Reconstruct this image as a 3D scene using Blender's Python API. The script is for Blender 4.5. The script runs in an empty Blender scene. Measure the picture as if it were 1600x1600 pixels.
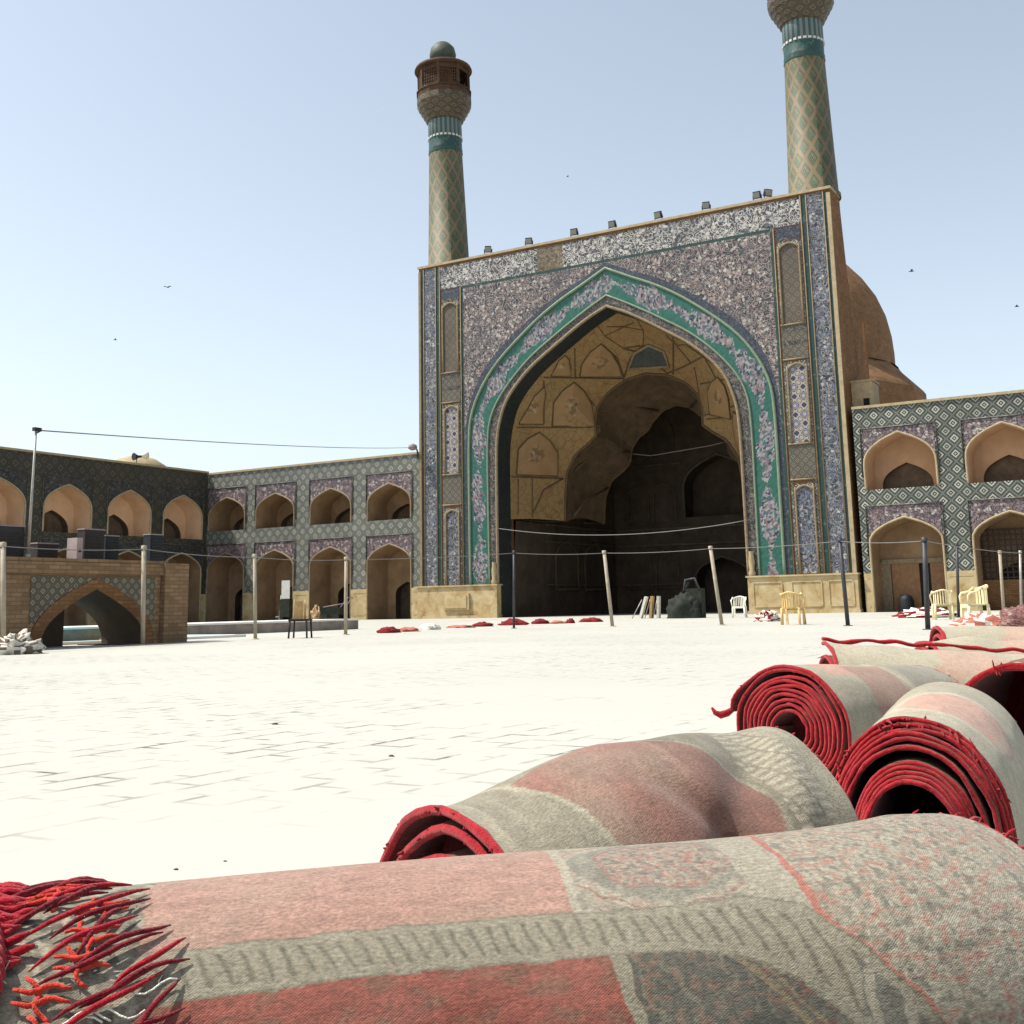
import bpy, bmesh, math, random
import numpy as np
from mathutils import Vector, Matrix, noise
random.seed(7)
scene = bpy.context.scene
COL = scene.collection
# ------------------------------------------------------------------ camera
F_PX, CX, CY, EYE = 1815.0, 800.0, 620.0, 0.6
CAM = np.array([27.8, -57.9, EYE])
def _n(v):
    v = np.array(v, float); return v/np.linalg.norm(v)
_vx = -_n([-2318-CX, 1010-CY, F_PX])
_vy = _n([1897-CX, 951-0.0198*(1897-657)-CY, F_PX])
_vy = _n(_vy-np.dot(_vy, _vx)*_vx)
_vz = _n(np.cross(_vx, _vy))
R3 = np.array([_vx, _vy, _vz])
cam_d = bpy.data.cameras.new('camera')
cam = bpy.data.objects.new('camera', cam_d); COL.objects.link(cam)
right, up, back = R3@np.array([1, 0, 0]), R3@np.array([0, -1, 0]), R3@np.array([0, 0, -1])
M = Matrix.Identity(4)
for i in range(3):
    M[i][0], M[i][1], M[i][2], M[i][3] = right[i], up[i], back[i], CAM[i]
cam.matrix_world = M
cam_d.sensor_fit = 'HORIZONTAL'; cam_d.sensor_width = 36.0
cam_d.lens = 36.0*F_PX/1600.0
cam_d.shift_y = -(800.0-CY)/1600.0
cam_d.clip_start = 0.05; cam_d.clip_end = 2000
scene.camera = cam
# ------------------------------------------------------------------ light
SUN = _n([-0.46, -0.28, 0.85])
world = bpy.data.worlds.new('World'); scene.world = world; world.use_nodes = True
wt = world.node_tree; wt.nodes.clear()
wo = wt.nodes.new('ShaderNodeOutputWorld'); wb = wt.nodes.new('ShaderNodeBackground'); ws = wt.nodes.new('ShaderNodeTexSky')
ws.sky_type = 'NISHITA'; ws.sun_disc = False
ws.sun_elevation = math.asin(SUN[2]); ws.sun_rotation = math.atan2(SUN[0], SUN[1])
ws.altitude = 0; ws.air_density = 1.0; ws.dust_density = 1.5; ws.ozone_density = 0.8
wb.inputs['Strength'].default_value = 0.14
hs_ = wt.nodes.new('ShaderNodeHueSaturation'); hs_.inputs['Saturation'].default_value = 0.56; hs_.inputs['Hue'].default_value = 0.490
wt.links.new(ws.outputs[0], hs_.inputs['Color']); wt.links.new(hs_.outputs[0], wb.inputs[0]); wt.links.new(wb.outputs[0], wo.inputs[0])
sl = bpy.data.lights.new('sun', 'SUN'); sl.energy = 4.4; sl.angle = math.radians(0.5); sl.color = (1.0, 0.95, 0.86)
so = bpy.data.objects.new('sun', sl); COL.objects.link(so)
so.rotation_euler = Vector(SUN).to_track_quat('Z', 'Y').to_euler()
scene.view_settings.view_transform = 'Standard'; scene.view_settings.look = 'None'
scene.view_settings.exposure = 0.56; scene.view_settings.gamma = 1.0
scene.render.engine = 'CYCLES'
scene.cycles.max_bounces = 6; scene.cycles.diffuse_bounces = 4
scene.render.resolution_x = 1024; scene.render.resolution_y = 1024

def ray(px, py): return R3@np.array([(px-CX)/F_PX, (py-CY)/F_PX, 1.0])
def at(px, py, axis, val):
    """the point of a world plane (0 x, 1 y, 2 z = val) that lies in this direction from the eye"""
    d = ray(px, py); t = (val-CAM[axis])/d[axis]; return CAM+t*d

# ------------------------------------------------------------------ helpers
class MB:
    def __init__(s): s.v = []; s.f = []; s.uv = []; s.mi = []; s.sm = []
    def vert(s, p, uv=(0, 0)):
        s.v.append((float(p[0]), float(p[1]), float(p[2]))); s.uv.append(uv); return len(s.v)-1
    def face(s, idx, mi=0, sm=False): s.f.append(tuple(idx)); s.mi.append(mi); s.sm.append(sm)
    def poly(s, pts, uvs=None, mi=0, sm=False):
        uvs = uvs or [(0, 0)]*len(pts)
        s.face([s.vert(p, u) for p, u in zip(pts, uvs)], mi, sm)
    def box(s, c, d, rz=0.0, mi=0, taper=1.0, rot=None):
        """box centred at c with full sizes d"""
        x, y, z = d[0]/2, d[1]/2, d[2]/2
        R = rot or Matrix.Rotation(rz, 3, 'Z')
        c = Vector(c); P = {}
        for i, (a, b, e) in enumerate([(-1,-1,-1),(1,-1,-1),(1,1,-1),(-1,1,-1),(-1,-1,1),(1,-1,1),(1,1,1),(-1,1,1)]):
            k = taper if e > 0 else 1.0
            P[i] = c+R@Vector((a*x*k, b*y*k, e*z))
        for q in ((0,3,2,1),(4,5,6,7),(0,1,5,4),(1,2,6,5),(2,3,7,6),(3,0,4,7)):
            pts = [P[i] for i in q]
            L = (pts[1]-pts[0]).length; W = (pts[3]-pts[0]).length
            s.poly(pts, [(0,0),(L,0),(L,W),(0,W)], mi)
    def tube(s, pts, r, n=8, mi=0, cap=True, sm=True):
        pts = [Vector(p) for p in pts]; m = len(pts)
        rs = r if isinstance(r, (list, tuple)) else [r]*m
        base = []; ref = None; L = 0.0
        for i in range(m):
            t = (pts[min(i+1, m-1)]-pts[max(i-1, 0)])
            if t.length < 1e-9: t = Vector((0, 0, 1))
            t.normalize()
            if ref is None: ref = Vector((0, 0, 1)) if abs(t.z) < .9 else Vector((1, 0, 0))
            a = t.cross(ref)
            if a.length < 1e-6: a = t.orthogonal()
            a.normalize(); b = t.cross(a); ref = a.cross(t)*1.0; ref.normalize()
            if i: L += (pts[i]-pts[i-1]).length
            base.append([s.vert(pts[i]+rs[i]*(a*math.cos(2*math.pi*k/n)+b*math.sin(2*math.pi*k/n)), (k/n*2*math.pi*rs[i], L)) for k in range(n)])
        for i in range(m-1):
            for k in range(n):
                k2 = (k+1) % n
                s.face((base[i][k], base[i][k2], base[i+1][k2], base[i+1][k]), mi, sm)
        if cap:
            s.face(tuple(reversed(base[0])), mi); s.face(tuple(base[-1]), mi)
    def lathe(s, prof, c=(0, 0, 0), n=32, mi=0, sm=True, a0=0.0):
        rings = []; L = 0
        for j, (r, z) in enumerate(prof):
            if j: L += math.hypot(r-prof[j-1][0], z-prof[j-1][1])
            rings.append([s.vert((c[0]+r*math.cos(a0+2*math.pi*k/n), c[1]+r*math.sin(a0+2*math.pi*k/n), c[2]+z), (2*math.pi*k/n*prof[0][0], L)) for k in range(n+1)])
        for j in range(len(prof)-1):
            for k in range(n):
                s.face((rings[j][k], rings[j][k+1], rings[j+1][k+1], rings[j+1][k]), mi, sm)
    def strip(s, A, B, uvf, mi=0, sm=False):
        for i in range(len(A)-1):
            q = [A[i], A[i+1], B[i+1], B[i]]
            s.poly(q, [uvf(p) for p in q], mi, sm)
    def build(s, name, mats, parent=None, loc=None, merge=False):
        me = bpy.data.meshes.new(name); me.from_pydata(s.v, [], s.f)
        ul = me.uv_layers.new(name='UVMap')
        flat = np.zeros((len(me.loops), 2), np.float32)
        vi = np.zeros(len(me.loops), np.int32); me.loops.foreach_get('vertex_index', vi)
        flat[:] = np.array(s.uv, np.float32)[vi]; ul.data.foreach_set('uv', flat.ravel())
        me.polygons.foreach_set('material_index', s.mi); me.polygons.foreach_set('use_smooth', s.sm)
        for m in (mats if isinstance(mats, (list, tuple)) else [mats]): me.materials.append(m)
        if merge:
            bm = bmesh.new(); bm.from_mesh(me); bmesh.ops.remove_doubles(bm, verts=bm.verts, dist=1e-4); bm.to_mesh(me); bm.free()
        me.update()
        o = bpy.data.objects.new(name, me); COL.objects.link(o)
        if parent: o.parent = parent
        if loc is not None: o.location = loc
        return o
def tag(o, label=None, cat=None, group=None, kind=None):
    if label: o['label'] = label
    if cat: o['category'] = cat
    if group: o['group'] = group
    if kind: o['kind'] = kind
    return o
def thing(name, label, cat, loc=(0, 0, 0), rz=0.0, group=None):
    o = bpy.data.objects.new(name, None); COL.objects.link(o); o.location = loc; o.rotation_euler = (0, 0, rz)
    return tag(o, label, cat, group)
def copy_tree(o, parent=None):
    c = o.copy(); COL.objects.link(c)
    if parent: c.parent = parent
    for ch in list(o.children): copy_tree(ch, c)
    return c

# ------------------------------------------------------------------ materials
class NT:
    def __init__(s, name, rough=0.85, spec=0.25):
        s.m = bpy.data.materials.new(name); s.m.use_nodes = True; s.t = s.m.node_tree; s.t.nodes.clear()
        s.out = s.t.nodes.new('ShaderNodeOutputMaterial'); s.b = s.t.nodes.new('ShaderNodeBsdfPrincipled')
        s.t.links.new(s.b.outputs[0], s.out.inputs[0])
        s.b.inputs['Roughness'].default_value = rough; s.b.inputs['Specular IOR Level'].default_value = spec
        s.tc = s.t.nodes.new('ShaderNodeTexCoord')
    def _in(s, sock, v):
        if v is None: return
        if hasattr(v, 'is_output') or isinstance(v, bpy.types.NodeSocket): s.t.links.new(v, sock)
        elif isinstance(v, (tuple, list)) and len(v) == 3 and sock.type == 'RGBA': sock.default_value = (*v, 1)
        else: sock.default_value = v
    def uv(s): return s.tc.outputs['UV']
    def obj(s): return s.tc.outputs['Object']
    def math(s, op, a, b=None, c=None, clamp=False):
        n = s.t.nodes.new('ShaderNodeMath'); n.operation = op; n.use_clamp = clamp
        for i, v in enumerate((a, b, c)): s._in(n.inputs[i], v)
        return n.outputs[0]
    def sep(s, v):
        n = s.t.nodes.new('ShaderNodeSeparateXYZ'); s._in(n.inputs[0], v); return n.outputs
    def comb(s, x=0.0, y=0.0, z=0.0):
        n = s.t.nodes.new('ShaderNodeCombineXYZ')
        for i, v in enumerate((x, y, z)): s._in(n.inputs[i], v)
        return n.outputs[0]
    def mapv(s, v, scale=(1, 1, 1), rot=(0, 0, 0), loc=(0, 0, 0)):
        n = s.t.nodes.new('ShaderNodeMapping'); s._in(n.inputs[0], v)
        n.inputs['Scale'].default_value = scale; n.inputs['Rotation'].default_value = rot; n.inputs['Location'].default_value = loc
        return n.outputs[0]
    def noise(s, v, scale=5, detail=3, rough=.5, dist=0.0, fac=True):
        n = s.t.nodes.new('ShaderNodeTexNoise'); s._in(n.inputs['Vector'], v)
        n.inputs['Scale'].default_value = scale; n.inputs['Detail'].default_value = detail
        n.inputs['Roughness'].default_value = rough; n.inputs['Distortion'].default_value = dist
        return n.outputs[0] if fac else n.outputs[1]
    def vor(s, v, scale=5, feature='F1', metric='EUCLIDEAN', rnd=1.0):
        n = s.t.nodes.new('ShaderNodeTexVoronoi'); n.feature = feature
        if feature != 'DISTANCE_TO_EDGE': n.distance = metric
        s._in(n.inputs['Vector'], v); n.inputs['Scale'].default_value = scale; n.inputs['Randomness'].default_value = rnd
        return n.outputs
    def ramp(s, f, stops, interp='LINEAR'):
        n = s.t.nodes.new('ShaderNodeValToRGB'); n.color_ramp.interpolation = interp
        e = n.color_ramp.elements
        while len(e) > 1: e.remove(e[-1])
        e[0].position = stops[0][0]; e[0].color = (*stops[0][1], 1)
        for p, c in stops[1:]:
            k = e.new(p); k.color = (*c, 1)
        s._in(n.inputs[0], f); return n.outputs[0]
    def mix(s, f, a, b, mode='MIX'):
        n = s.t.nodes.new('ShaderNodeMix'); n.data_type = 'RGBA'; n.blend_type = mode
        s._in(n.inputs[0], f); s._in(n.inputs[6], a); s._in(n.inputs[7], b); return n.outputs[2]
    def brick(s, v, c1, c2, mortar, scale=1.0, w=.25, h=.07, ms=.012, off=.5):
        n = s.t.nodes.new('ShaderNodeTexBrick'); s._in(n.inputs['Vector'], v)
        s._in(n.inputs['Color1'], c1); s._in(n.inputs['Color2'], c2); s._in(n.inputs['Mortar'], mortar)
        n.inputs['Scale'].default_value = scale; n.inputs['Mortar Size'].default_value = ms
        n.inputs['Brick Width'].default_value = w; n.inputs['Row Height'].default_value = h; n.offset = off
        n.inputs['Mortar Smooth'].default_value = .1
        return n.outputs
    def bump(s, h, strength=.3, dist=.02):
        n = s.t.nodes.new('ShaderNodeBump'); n.inputs['Strength'].default_value = strength; n.inputs['Distance'].default_value = dist
        s._in(n.inputs['Height'], h); s.t.links.new(n.outputs[0], s.b.inputs['Normal'])
    def col(s, c): s._in(s.b.inputs['Base Color'], c); return s.m
def frac(N, v): return N.math('FRACT', v)
def plain(name, c, rough=.8, var=.25, scale=8, metal=0.0, bump=.15, spec=.25):
    N = NT(name, rough, spec); N.b.inputs['Metallic'].default_value = metal
    a = tuple(x*(1-var) for x in c); b = tuple(min(1, x*(1+var)) for x in c)
    n = N.noise(N.obj(), scale, 5, .65)
    N.col(N.ramp(n, [(.3, a), (.7, b)])); N.bump(n, bump, .01)
    return N.m
TK = .42
def tile_speckle(name, palette, scale=5.0, grout=(.03, .035, .05), curl=.45, big=None, rough=.45):
    """cut-tile arabesque: small cells of a few glaze colours with dark outlines and pale tendrils"""
    N = NT(name, rough, .4); uv = N.uv(); scale = scale*1.45; palette = [(w, tuple(x*TK for x in c)) for w, c in palette]
    wob = N.mix(.10, uv, N.noise(uv, scale*.6, 2, .5, 0, False))
    v = N.vor(wob, scale)
    stops = []; acc = 0.0; tot = sum(p[0] for p in palette)
    for w, c in palette: stops.append((acc/tot, c)); acc += w
    cellr = N.sep(v['Color'])[0]
    c = N.ramp(cellr, stops, 'CONSTANT')
    e = N.vor(wob, scale, 'DISTANCE_TO_EDGE')[0]
    c = N.mix(N.math('LESS_THAN', e, .07), c, grout)
    # rosettes: pale rings and eyes on the dark ground, linked by tendrils
    g = N.vor(wob, scale*.42, 'F1', 'EUCLIDEAN', .75)[0]
    ring = N.ramp(g, [(0, (1, 1, 1)), (.10, (0, 0, 0)), (.25, (1, 1, 1)), (.335, (0, 0, 0)), (.50, (1, 1, 1)), (.56, (0, 0, 0))], 'CONSTANT')
    nz_ = N.noise(uv, scale*1.3, 2, .6)
    c = N.mix(N.math('MULTIPLY', ring, N.math('GREATER_THAN', nz_, .46)), c, tuple(min(1, x*1.1) for x in palette[0][1]))
    n2 = N.noise(uv, scale*.55, 2, .6, 2.2)
    g2 = N.vor(uv, scale*.135, 'F1', 'EUCLIDEAN', .35)[0]
    spir = N.ramp(N.math('ADD', g2, N.math('MULTIPLY', N.noise(uv, scale*.3, 1, .5), .22)), [(0, (0, 0, 0)), (.30, (1, 1, 1)), (.325, (0, 0, 0)), (.50, (1, 1, 1)), (.525, (0, 0, 0)), (.66, (1, 1, 1)), (.68, (0, 0, 0))], 'CONSTANT')
    c = N.mix(N.math('MULTIPLY', spir, .55), c, tuple(min(1, x*1.2) for x in palette[0][1]))
    band = N.math('LESS_THAN', N.math('ABSOLUTE', N.math('SUBTRACT', n2, .5)), .022)
    c = N.mix(N.math('MULTIPLY', band, curl), c, palette[0][1])
    if big:
        bn = N.noise(uv, big[0], 2, .5)
        c = N.mix(N.math('MULTIPLY', N.math('GREATER_THAN', bn, .56), big[2]), c, tuple(x*TK for x in big[1]))
    d = N.noise(uv, .35, 4, .6)
    c = N.mix(1.0, c, N.ramp(d, [(.3, (.8, .8, .78)), (.7, (1.06, 1.04, 1.0))]), 'MULTIPLY')
    N.bump(e, .15, .01)
    return N.col(c)
def tile_lattice(name, bg, line, dark, cell=.62, mid=None, rough=.5):
    """diagonal lattice of concentric squares, as on the arcade piers and parapets"""
    N = NT(name, rough, .35); s = N.sep(N.uv()); k = 1/cell
    bg, line, dark = [tuple(x*TK for x in c) for c in (bg, line, dark)]; mid = tuple(x*TK for x in mid) if mid else None
    a = N.math('MULTIPLY', N.math('ADD', s[0], s[1]), k*.7071); b = N.math('MULTIPLY', N.math('SUBTRACT', s[0], s[1]), k*.7071)
    da = N.math('ABSOLUTE', N.math('SUBTRACT', frac(N, a), .5)); db = N.math('ABSOLUTE', N.math('SUBTRACT', frac(N, b), .5))
    d = N.math('MAXIMUM', da, db)
    c = N.ramp(d, [(0, line), (.07, dark), (.16, line), (.27, bg), (.36, dark), (.41, mid or bg), (.455, line), (.475, dark)], 'CONSTANT')
    # every other square is quieter, as in the photograph
    ia = N.math('FLOOR', a); ib = N.math('FLOOR', b)
    par = N.math('GREATER_THAN', N.math('FRACT', N.math('MULTIPLY', N.math('ADD', ia, ib), .5)), .25)
    c = N.mix(N.math('MULTIPLY', par, .25), c, bg)
    d2 = N.noise(N.uv(), .6, 5, .65)
    c = N.mix(1.0, c, N.ramp(d2, [(.3, (.72, .72, .7)), (.7, (1.1, 1.08, 1.03))]), 'MULTIPLY')
    N.bump(d, .08, .01)
    return N.col(c)
def tile_star(name, pale, navy, cell=.95):
    N = NT(name, .5, .35); s = N.sep(N.uv()); k = 2*math.pi/cell
    cx = N.math('COSINE', N.math('MULTIPLY', s[0], k)); cy = N.math('COSINE', N.math('MULTIPLY', s[1], k))
    p = N.math('ADD', N.math('MULTIPLY', cx, cy), N.math('MULTIPLY', N.math('COSINE', N.math('MULTIPLY', s[0], 2*k)), .8))
    p = N.math('ADD', p, N.math('MULTIPLY', N.math('COSINE', N.math('MULTIPLY', s[1], 2*k)), .8))
    c = N.ramp(N.math('MULTIPLY_ADD', p, .2, .5), [(0, pale), (.3, navy), (.36, pale), (.5, navy), (.62, pale), (.72, navy), (.8, (.12, .16, .32)), (.9, pale)], 'CONSTANT')
    return N.col(c)
def brickm(name, c, w=.26, h=.08, var=.22, mortar=None, ms=.01, rough=.9, vec='uv', stain=.35):
    N = NT(name, rough, .15); v = N.uv() if vec == 'uv' else N.obj()
    a = tuple(x*(1-var) for x in c); b = tuple(min(1, x*(1+var)) for x in c)
    br = N.brick(v, a, b, mortar or tuple(x*.7 for x in c), 1.0, w, h, ms)
    n = N.noise(v, 1.1, 6, .7)
    cc = N.mix(1.0, br[0], N.ramp(n, [(.3, (1-stain, 1-stain, 1-stain)), (.65, (1.1, 1.08, 1.05))]), 'MULTIPLY')
    N.bump(N.math('ADD', br[1], N.noise(v, 30, 3, .6)), .3, .01)
    return N.col(cc)

WHITE = (1.0, .97, .9); LILAC = (.56, .54, .57); NAVY = (.022, .026, .045); SLATE = (.13, .165, .25); TURQ = (.03, .26, .235); GREEN = (.025, .13, .115)
PINK = (.66, .53, .49)
M_band = tile_speckle('blue_floral_tile', [(1.6, LILAC), (2.8, SLATE), (4.6, NAVY), (1.0, (.2, .25, .34)), (.6, WHITE), (1.0, (.05, .17, .16))], 5.5, big=(1.1, (.13, .17, .33), .3))
M_top = tile_speckle('inscription_band_tile', [(1.8, WHITE), (5, NAVY), (1.7, (.16, .17, .26)), (1.2, LILAC), (.7, (.3, .22, .18))], 4.4)
M_ochre = tile_speckle('bare_ochre_band', [(3, (.4, .3, .16)), (1.6, (.25, .17, .09)), (1.5, (.5, .42, .3)), (.8, (.1, .09, .1))], 5)
M_spand = tile_speckle('spandrel_floral_tile', [(1.7, PINK), (5.4, NAVY), (1.2, (.13, .11, .12)), (.9, WHITE), (1.2, (.28, .2, .17)), (.9, GREEN)], 5.0, big=(.5, (.12, .14, .2), .2))
M_spand_small = tile_speckle('arcade_spandrel_tile', [(2.4, (.5, .36, .36)), (2.4, (.12, .08, .12)), (1.8, (.07, .07, .13)), (1.4, WHITE), (.8, (.27, .15, .16))], 6)
M_navy = tile_speckle('navy_border_tile', [(.6, SLATE), (6, NAVY), (.5, (.2, .22, .25)), (1, GREEN)], 7)
M_green = tile_speckle('green_border_tile', [(5, (.02, .085, .07)), (1.5, (.02, .07, .08)), (.7, (.2, .28, .22)), (.6, NAVY)], 6, grout=(.015, .05, .045))
def turq_band():
    N = NT('turquoise_inscription_tile', .4, .4); uv = N.uv(); s = N.sep(uv)
    d = N.math('ABSOLUTE', N.math('SUBTRACT', s[0], .5))       # 0 at the middle of the band
    car = N.math('SINE', N.math('MULTIPLY', s[1], 1.55))
    blob = N.noise(N.comb(N.math('MULTIPLY', s[0], 1.3), s[1], 0.0), 1.25, 3, .6, .8)
    w = N.math('ADD', N.math('MULTIPLY_ADD', car, .15, .26), N.math('MULTIPLY', N.math('SUBTRACT', blob, .5), .9))
    body = N.math('LESS_THAN', d, w)
    sp = N.vor(N.comb(N.math('MULTIPLY', s[0], 1.3), s[1], 0.0), 8.5)
    pc = N.ramp(N.sep(sp['Color'])[0], [(0, (.20, .18, .19)), (.3, (.08, .085, .12)), (.48, (.27, .25, .24)), (.62, (.022, .10, .08)), (.76, (.16, .10, .10)), (.88, NAVY)], 'CONSTANT')
    bgc = N.ramp(N.noise(uv, 5, 3, .6), [(.35, (.011, .07, .052)), (.65, (.022, .112, .084))])
    c = N.mix(body, bgc, pc)
    edge = N.math('GREATER_THAN', d, .455)
    c = N.mix(edge, c, (.08, .18, .145))
    return N.col(c)
M_turq = turq_band()
M_inner = tile_speckle('dark_arch_border_tile', [(1.0, (.34, .29, .24)), (4, (.03, .028, .03)), (1.8, (.09, .06, .05)), (.8, (.05, .06, .05))], 4.2)
M_kufic = tile_lattice('kufic_brick_panel', (.24, .21, .155), (.44, .4, .32), (.05, .045, .045), .3)
M_brownpanel = tile_lattice('brown_geometric_panel', (.24, .19, .135), (.36, .3, .22), (.09, .075, .08), .36)
M_star = tile_star('star_tile', (.30, .265, .22), (.03, .032, .07))
M_lat = tile_lattice('lattice_tile_green', (.12, .16, .14), (.95, .93, .82), (.02, .032, .03), .52, (.16, .2, .18))
M_latb = tile_lattice('lattice_tile_blue', (.22, .25, .225), (.9, .87, .75), (.045, .06, .055), .5, (.26, .3, .28))
M_cream = plain('cream_moulding_stone', (.34, .27, .165), .8, .2, 4)
M_buffline = plain('buff_rope_moulding', (.21, .16, .10), .8, .25, 6)
M_brick = brickm('orange_brick', (.20, .105, .05))
M_domebrick = brickm('dome_brick', (.215, .12, .062), .3, .14, .12)
M_buff = brickm('buff_brick', (.24, .155, .09), .26, .08)
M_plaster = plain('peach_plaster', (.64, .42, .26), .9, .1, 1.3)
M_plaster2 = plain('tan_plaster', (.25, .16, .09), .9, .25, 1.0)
M_dark = plain('interior_shade_brick', (.06, .043, .03), .9, .4, .9)  # deep indoor shade put into the base colour
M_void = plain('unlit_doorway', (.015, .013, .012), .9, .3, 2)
M_wood = plain('brown_door_wood', (.22, .12, .06), .7, .25, 5)
def plinth_mat():
    N = NT('alabaster_plinth_stone', .6, .3); uv = N.obj()
    a = N.noise(uv, 1.7, 6, .62, .8)
    c = N.ramp(a, [(.28, (.23, .13, .045)), (.42, (.37, .27, .13)), (.7, (.48, .40, .24))])
    N.bump(a, .1, .01); return N.col(c)
M_plinth = plinth_mat()
def muq_tile():
    N = NT('muqarnas_buff_tile', .75, .25); o = N.obj()
    a = N.noise(o, .7, 5, .65, .7)
    c = N.ramp(a, [(.3, (.19, .12, .048)), (.5, (.25, .165, .07)), (.7, (.22, .115, .05))])
    f = N.noise(o, 3.2, 3, .6, 1.5)
    band = N.math('LESS_THAN', N.math('ABSOLUTE', N.math('SUBTRACT', f, .5)), .02)
    c = N.mix(N.math('MULTIPLY', band, .35), c, (.2, .1, .06))
    v = N.vor(o, 6)[0]
    e = N.vor(o, 2.1, 'DISTANCE_TO_EDGE')[0]
    c = N.mix(N.math('MULTIPLY', N.math('LESS_THAN', e, .035), .5), c, (.1, .06, .03))
    N.bump(N.math('ADD', v, N.math('MULTIPLY', e, 2.0)), .35, .05); return N.col(c)
M_muq = muq_tile()
def muq_panel():
    """kite panel: uv 0..1, floral medallion around the centre"""
    N = NT('muqarnas_medallion_panel', .65, .3); s = N.sep(N.uv()); o = N.obj()
    dx = N.math('SUBTRACT', s[0], .5); dy = N.math('SUBTRACT', s[1], .42)
    r = N.math('SQRT', N.math('ADD', N.math('MULTIPLY', dx, dx), N.math('MULTIPLY', dy, dy)))
    a = N.noise(o, 1.2, 4, .6)
    c = N.ramp(a, [(.3, (.22, .135, .058)), (.7, (.28, .165, .08))])
    v = N.vor(o, 4.6); vc = N.ramp(N.sep(v['Color'])[0], [(0, (.28, .18, .09)), (.4, (.1, .05, .025)), (.62, (.07, .07, .045)), (.78, (.36, .28, .18)), (.9, (.25, .1, .05))], 'CONSTANT')
    n = N.noise(o, 2.2, 2, .5)
    rr = N.math('ADD', r, N.math('MULTIPLY', N.math('SUBTRACT', n, .5), .35))
    c = N.mix(N.math('MULTIPLY', N.math('LESS_THAN', rr, .20), .6), c, vc)
    return N.col(c)
M_muqp = muq_panel()
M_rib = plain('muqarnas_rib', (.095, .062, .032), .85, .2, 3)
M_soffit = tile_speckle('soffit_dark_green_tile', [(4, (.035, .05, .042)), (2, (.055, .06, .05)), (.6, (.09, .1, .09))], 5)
def minaret_mat():
    N = NT('minaret_tile', .6, .3); s = N.sep(N.uv())
    cell = .84; k = 1/cell
    u = N.math('MULTIPLY', s[0], .94)
    v = N.math('MULTIPLY', s[1], .62)
    a = N.math('MULTIPLY', N.math('ADD', u, v), k); b = N.math('MULTIPLY', N.math('SUBTRACT', u, v), k)
    fa = frac(N, a); fb = frac(N, b)
    d = N.math('MAXIMUM', N.math('ABSOLUTE', N.math('SUBTRACT', fa, .5)), N.math('ABSOLUTE', N.math('SUBTRACT', fb, .5)))
    tur = (.012, .085, .058); tan = (.175, .125, .072); dk = (.10, .045, .024)
    c = N.ramp(d, [(0, tur), (.07, tan), (.12, tur), (.2, tan), (.25, tur), (.33, tan), (.39, dk), (.42, (.25, .19, .11)), (.46, (.05, .1, .07)), (.48, tan)], 'CONSTANT')
    cut = N.math('LESS_THAN', N.math('ABSOLUTE', N.math('SUBTRACT', fa, .62)), .05)     # breaks the squares into kufic strokes
    inside = N.math('LESS_THAN', d, .26)
    c = N.mix(N.math('MULTIPLY', cut, inside), c, tan)
    n = N.noise(N.uv(), .9, 6, .7)
    c = N.mix(1.0, c, N.ramp(n, [(.3, (.7, .68, .64)), (.7, (1.1, 1.07, 1.0))]), 'MULTIPLY')
    return N.col(c)
M_min = minaret_mat()
def vband(name, a, b, w):
    N = NT(name, .5, .35); s = N.sep(N.uv())
    st = N.math('GREATER_THAN', N.math('FRACT', N.math('MULTIPLY', s[0], 1/w)), .5)
    return N.col(N.mix(st, a, b))
M_minband = vband('minaret_slat_tile', (.03, .07, .075), (.13, .15, .145), .3)
M_minturq = tile_speckle('minaret_turquoise_tile', [(4, (.03, .17, .14)), (2, (.05, .11, .11)), (1, (.25, .27, .22))], 5)
M_white = plain('white_glazed_ring', (.5, .5, .48), .5, .1, 4)
M_woodlantern = plain('weathered_lantern_wood', (.065, .036, .02), .85, .35, 2)
M_mocarab = tile_lattice('minaret_corbel_tile', (.18, .13, .08), (.36, .28, .17), (.04, .05, .04), .4)
M_cap = plain('dark_cap_tile', (.06, .07, .055), .6, .4, 3)
M_metal = plain('grey_steel_pole', (.33, .31, .28), .5, .25, 6, .3)
M_darkmetal = plain('dark_painted_pole', (.05, .05, .055), .5, .3, 6, .2)
M_rust = plain('pale_painted_pole', (.33, .28, .21), .6, .2, 6)
M_wire = plain('galvanised_wire', (.17, .16, .15), .5, .1, 6)
M_plastic = plain('cream_plastic', (.72, .62, .36), .45, .08, 4, bump=.03, spec=.4)
M_plasticw = plain('white_plastic', (.75, .72, .62), .45, .08, 4, bump=.03, spec=.4)
M_plastictan = plain('tan_plastic', (.62, .43, .17), .45, .1, 4, bump=.03, spec=.4)
M_chairwood = plain('varnished_chair_wood', (.42, .27, .12), .6, .25, 8)
M_black = plain('black_painted_metal', (.02, .02, .022), .5, .3, 6)
M_grey = plain('grey_metal_casing', (.24, .2, .2), .6, .15, 5)
M_darkcase = plain('dark_brown_casing', (.028, .018, .017), .6, .3, 5)
M_bluecase = plain('dark_blue_casing', (.012, .014, .018), .6, .3, 5)
M_tarp = plain('dark_green_tarpaulin', (.018, .022, .016), .8, .4, 3)
M_platstone = plain('platform_stone_edge', (.24, .2, .165), .85, .3, 2.5)
M_poolwhite = plain('pale_pool_kerb_stone', (.66, .64, .6), .8, .08, 2)
M_bird = plain('bird_plumage', (.05, .05, .055), .8, .3, 20)
M_glass = plain('floodlight_glass', (.2, .21, .2), .4, .1, 10, bump=0, spec=.6)
M_teal = plain('teal_plastic_sheet', (.02, .14, .12), .6, .3, 6)
M_redcloth = plain('folded_red_carpet_back', (.15, .012, .015), .95, .5, 6)
M_pinkcloth = plain('faded_pink_carpet', (.36, .12, .09), .95, .3, 6)
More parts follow.
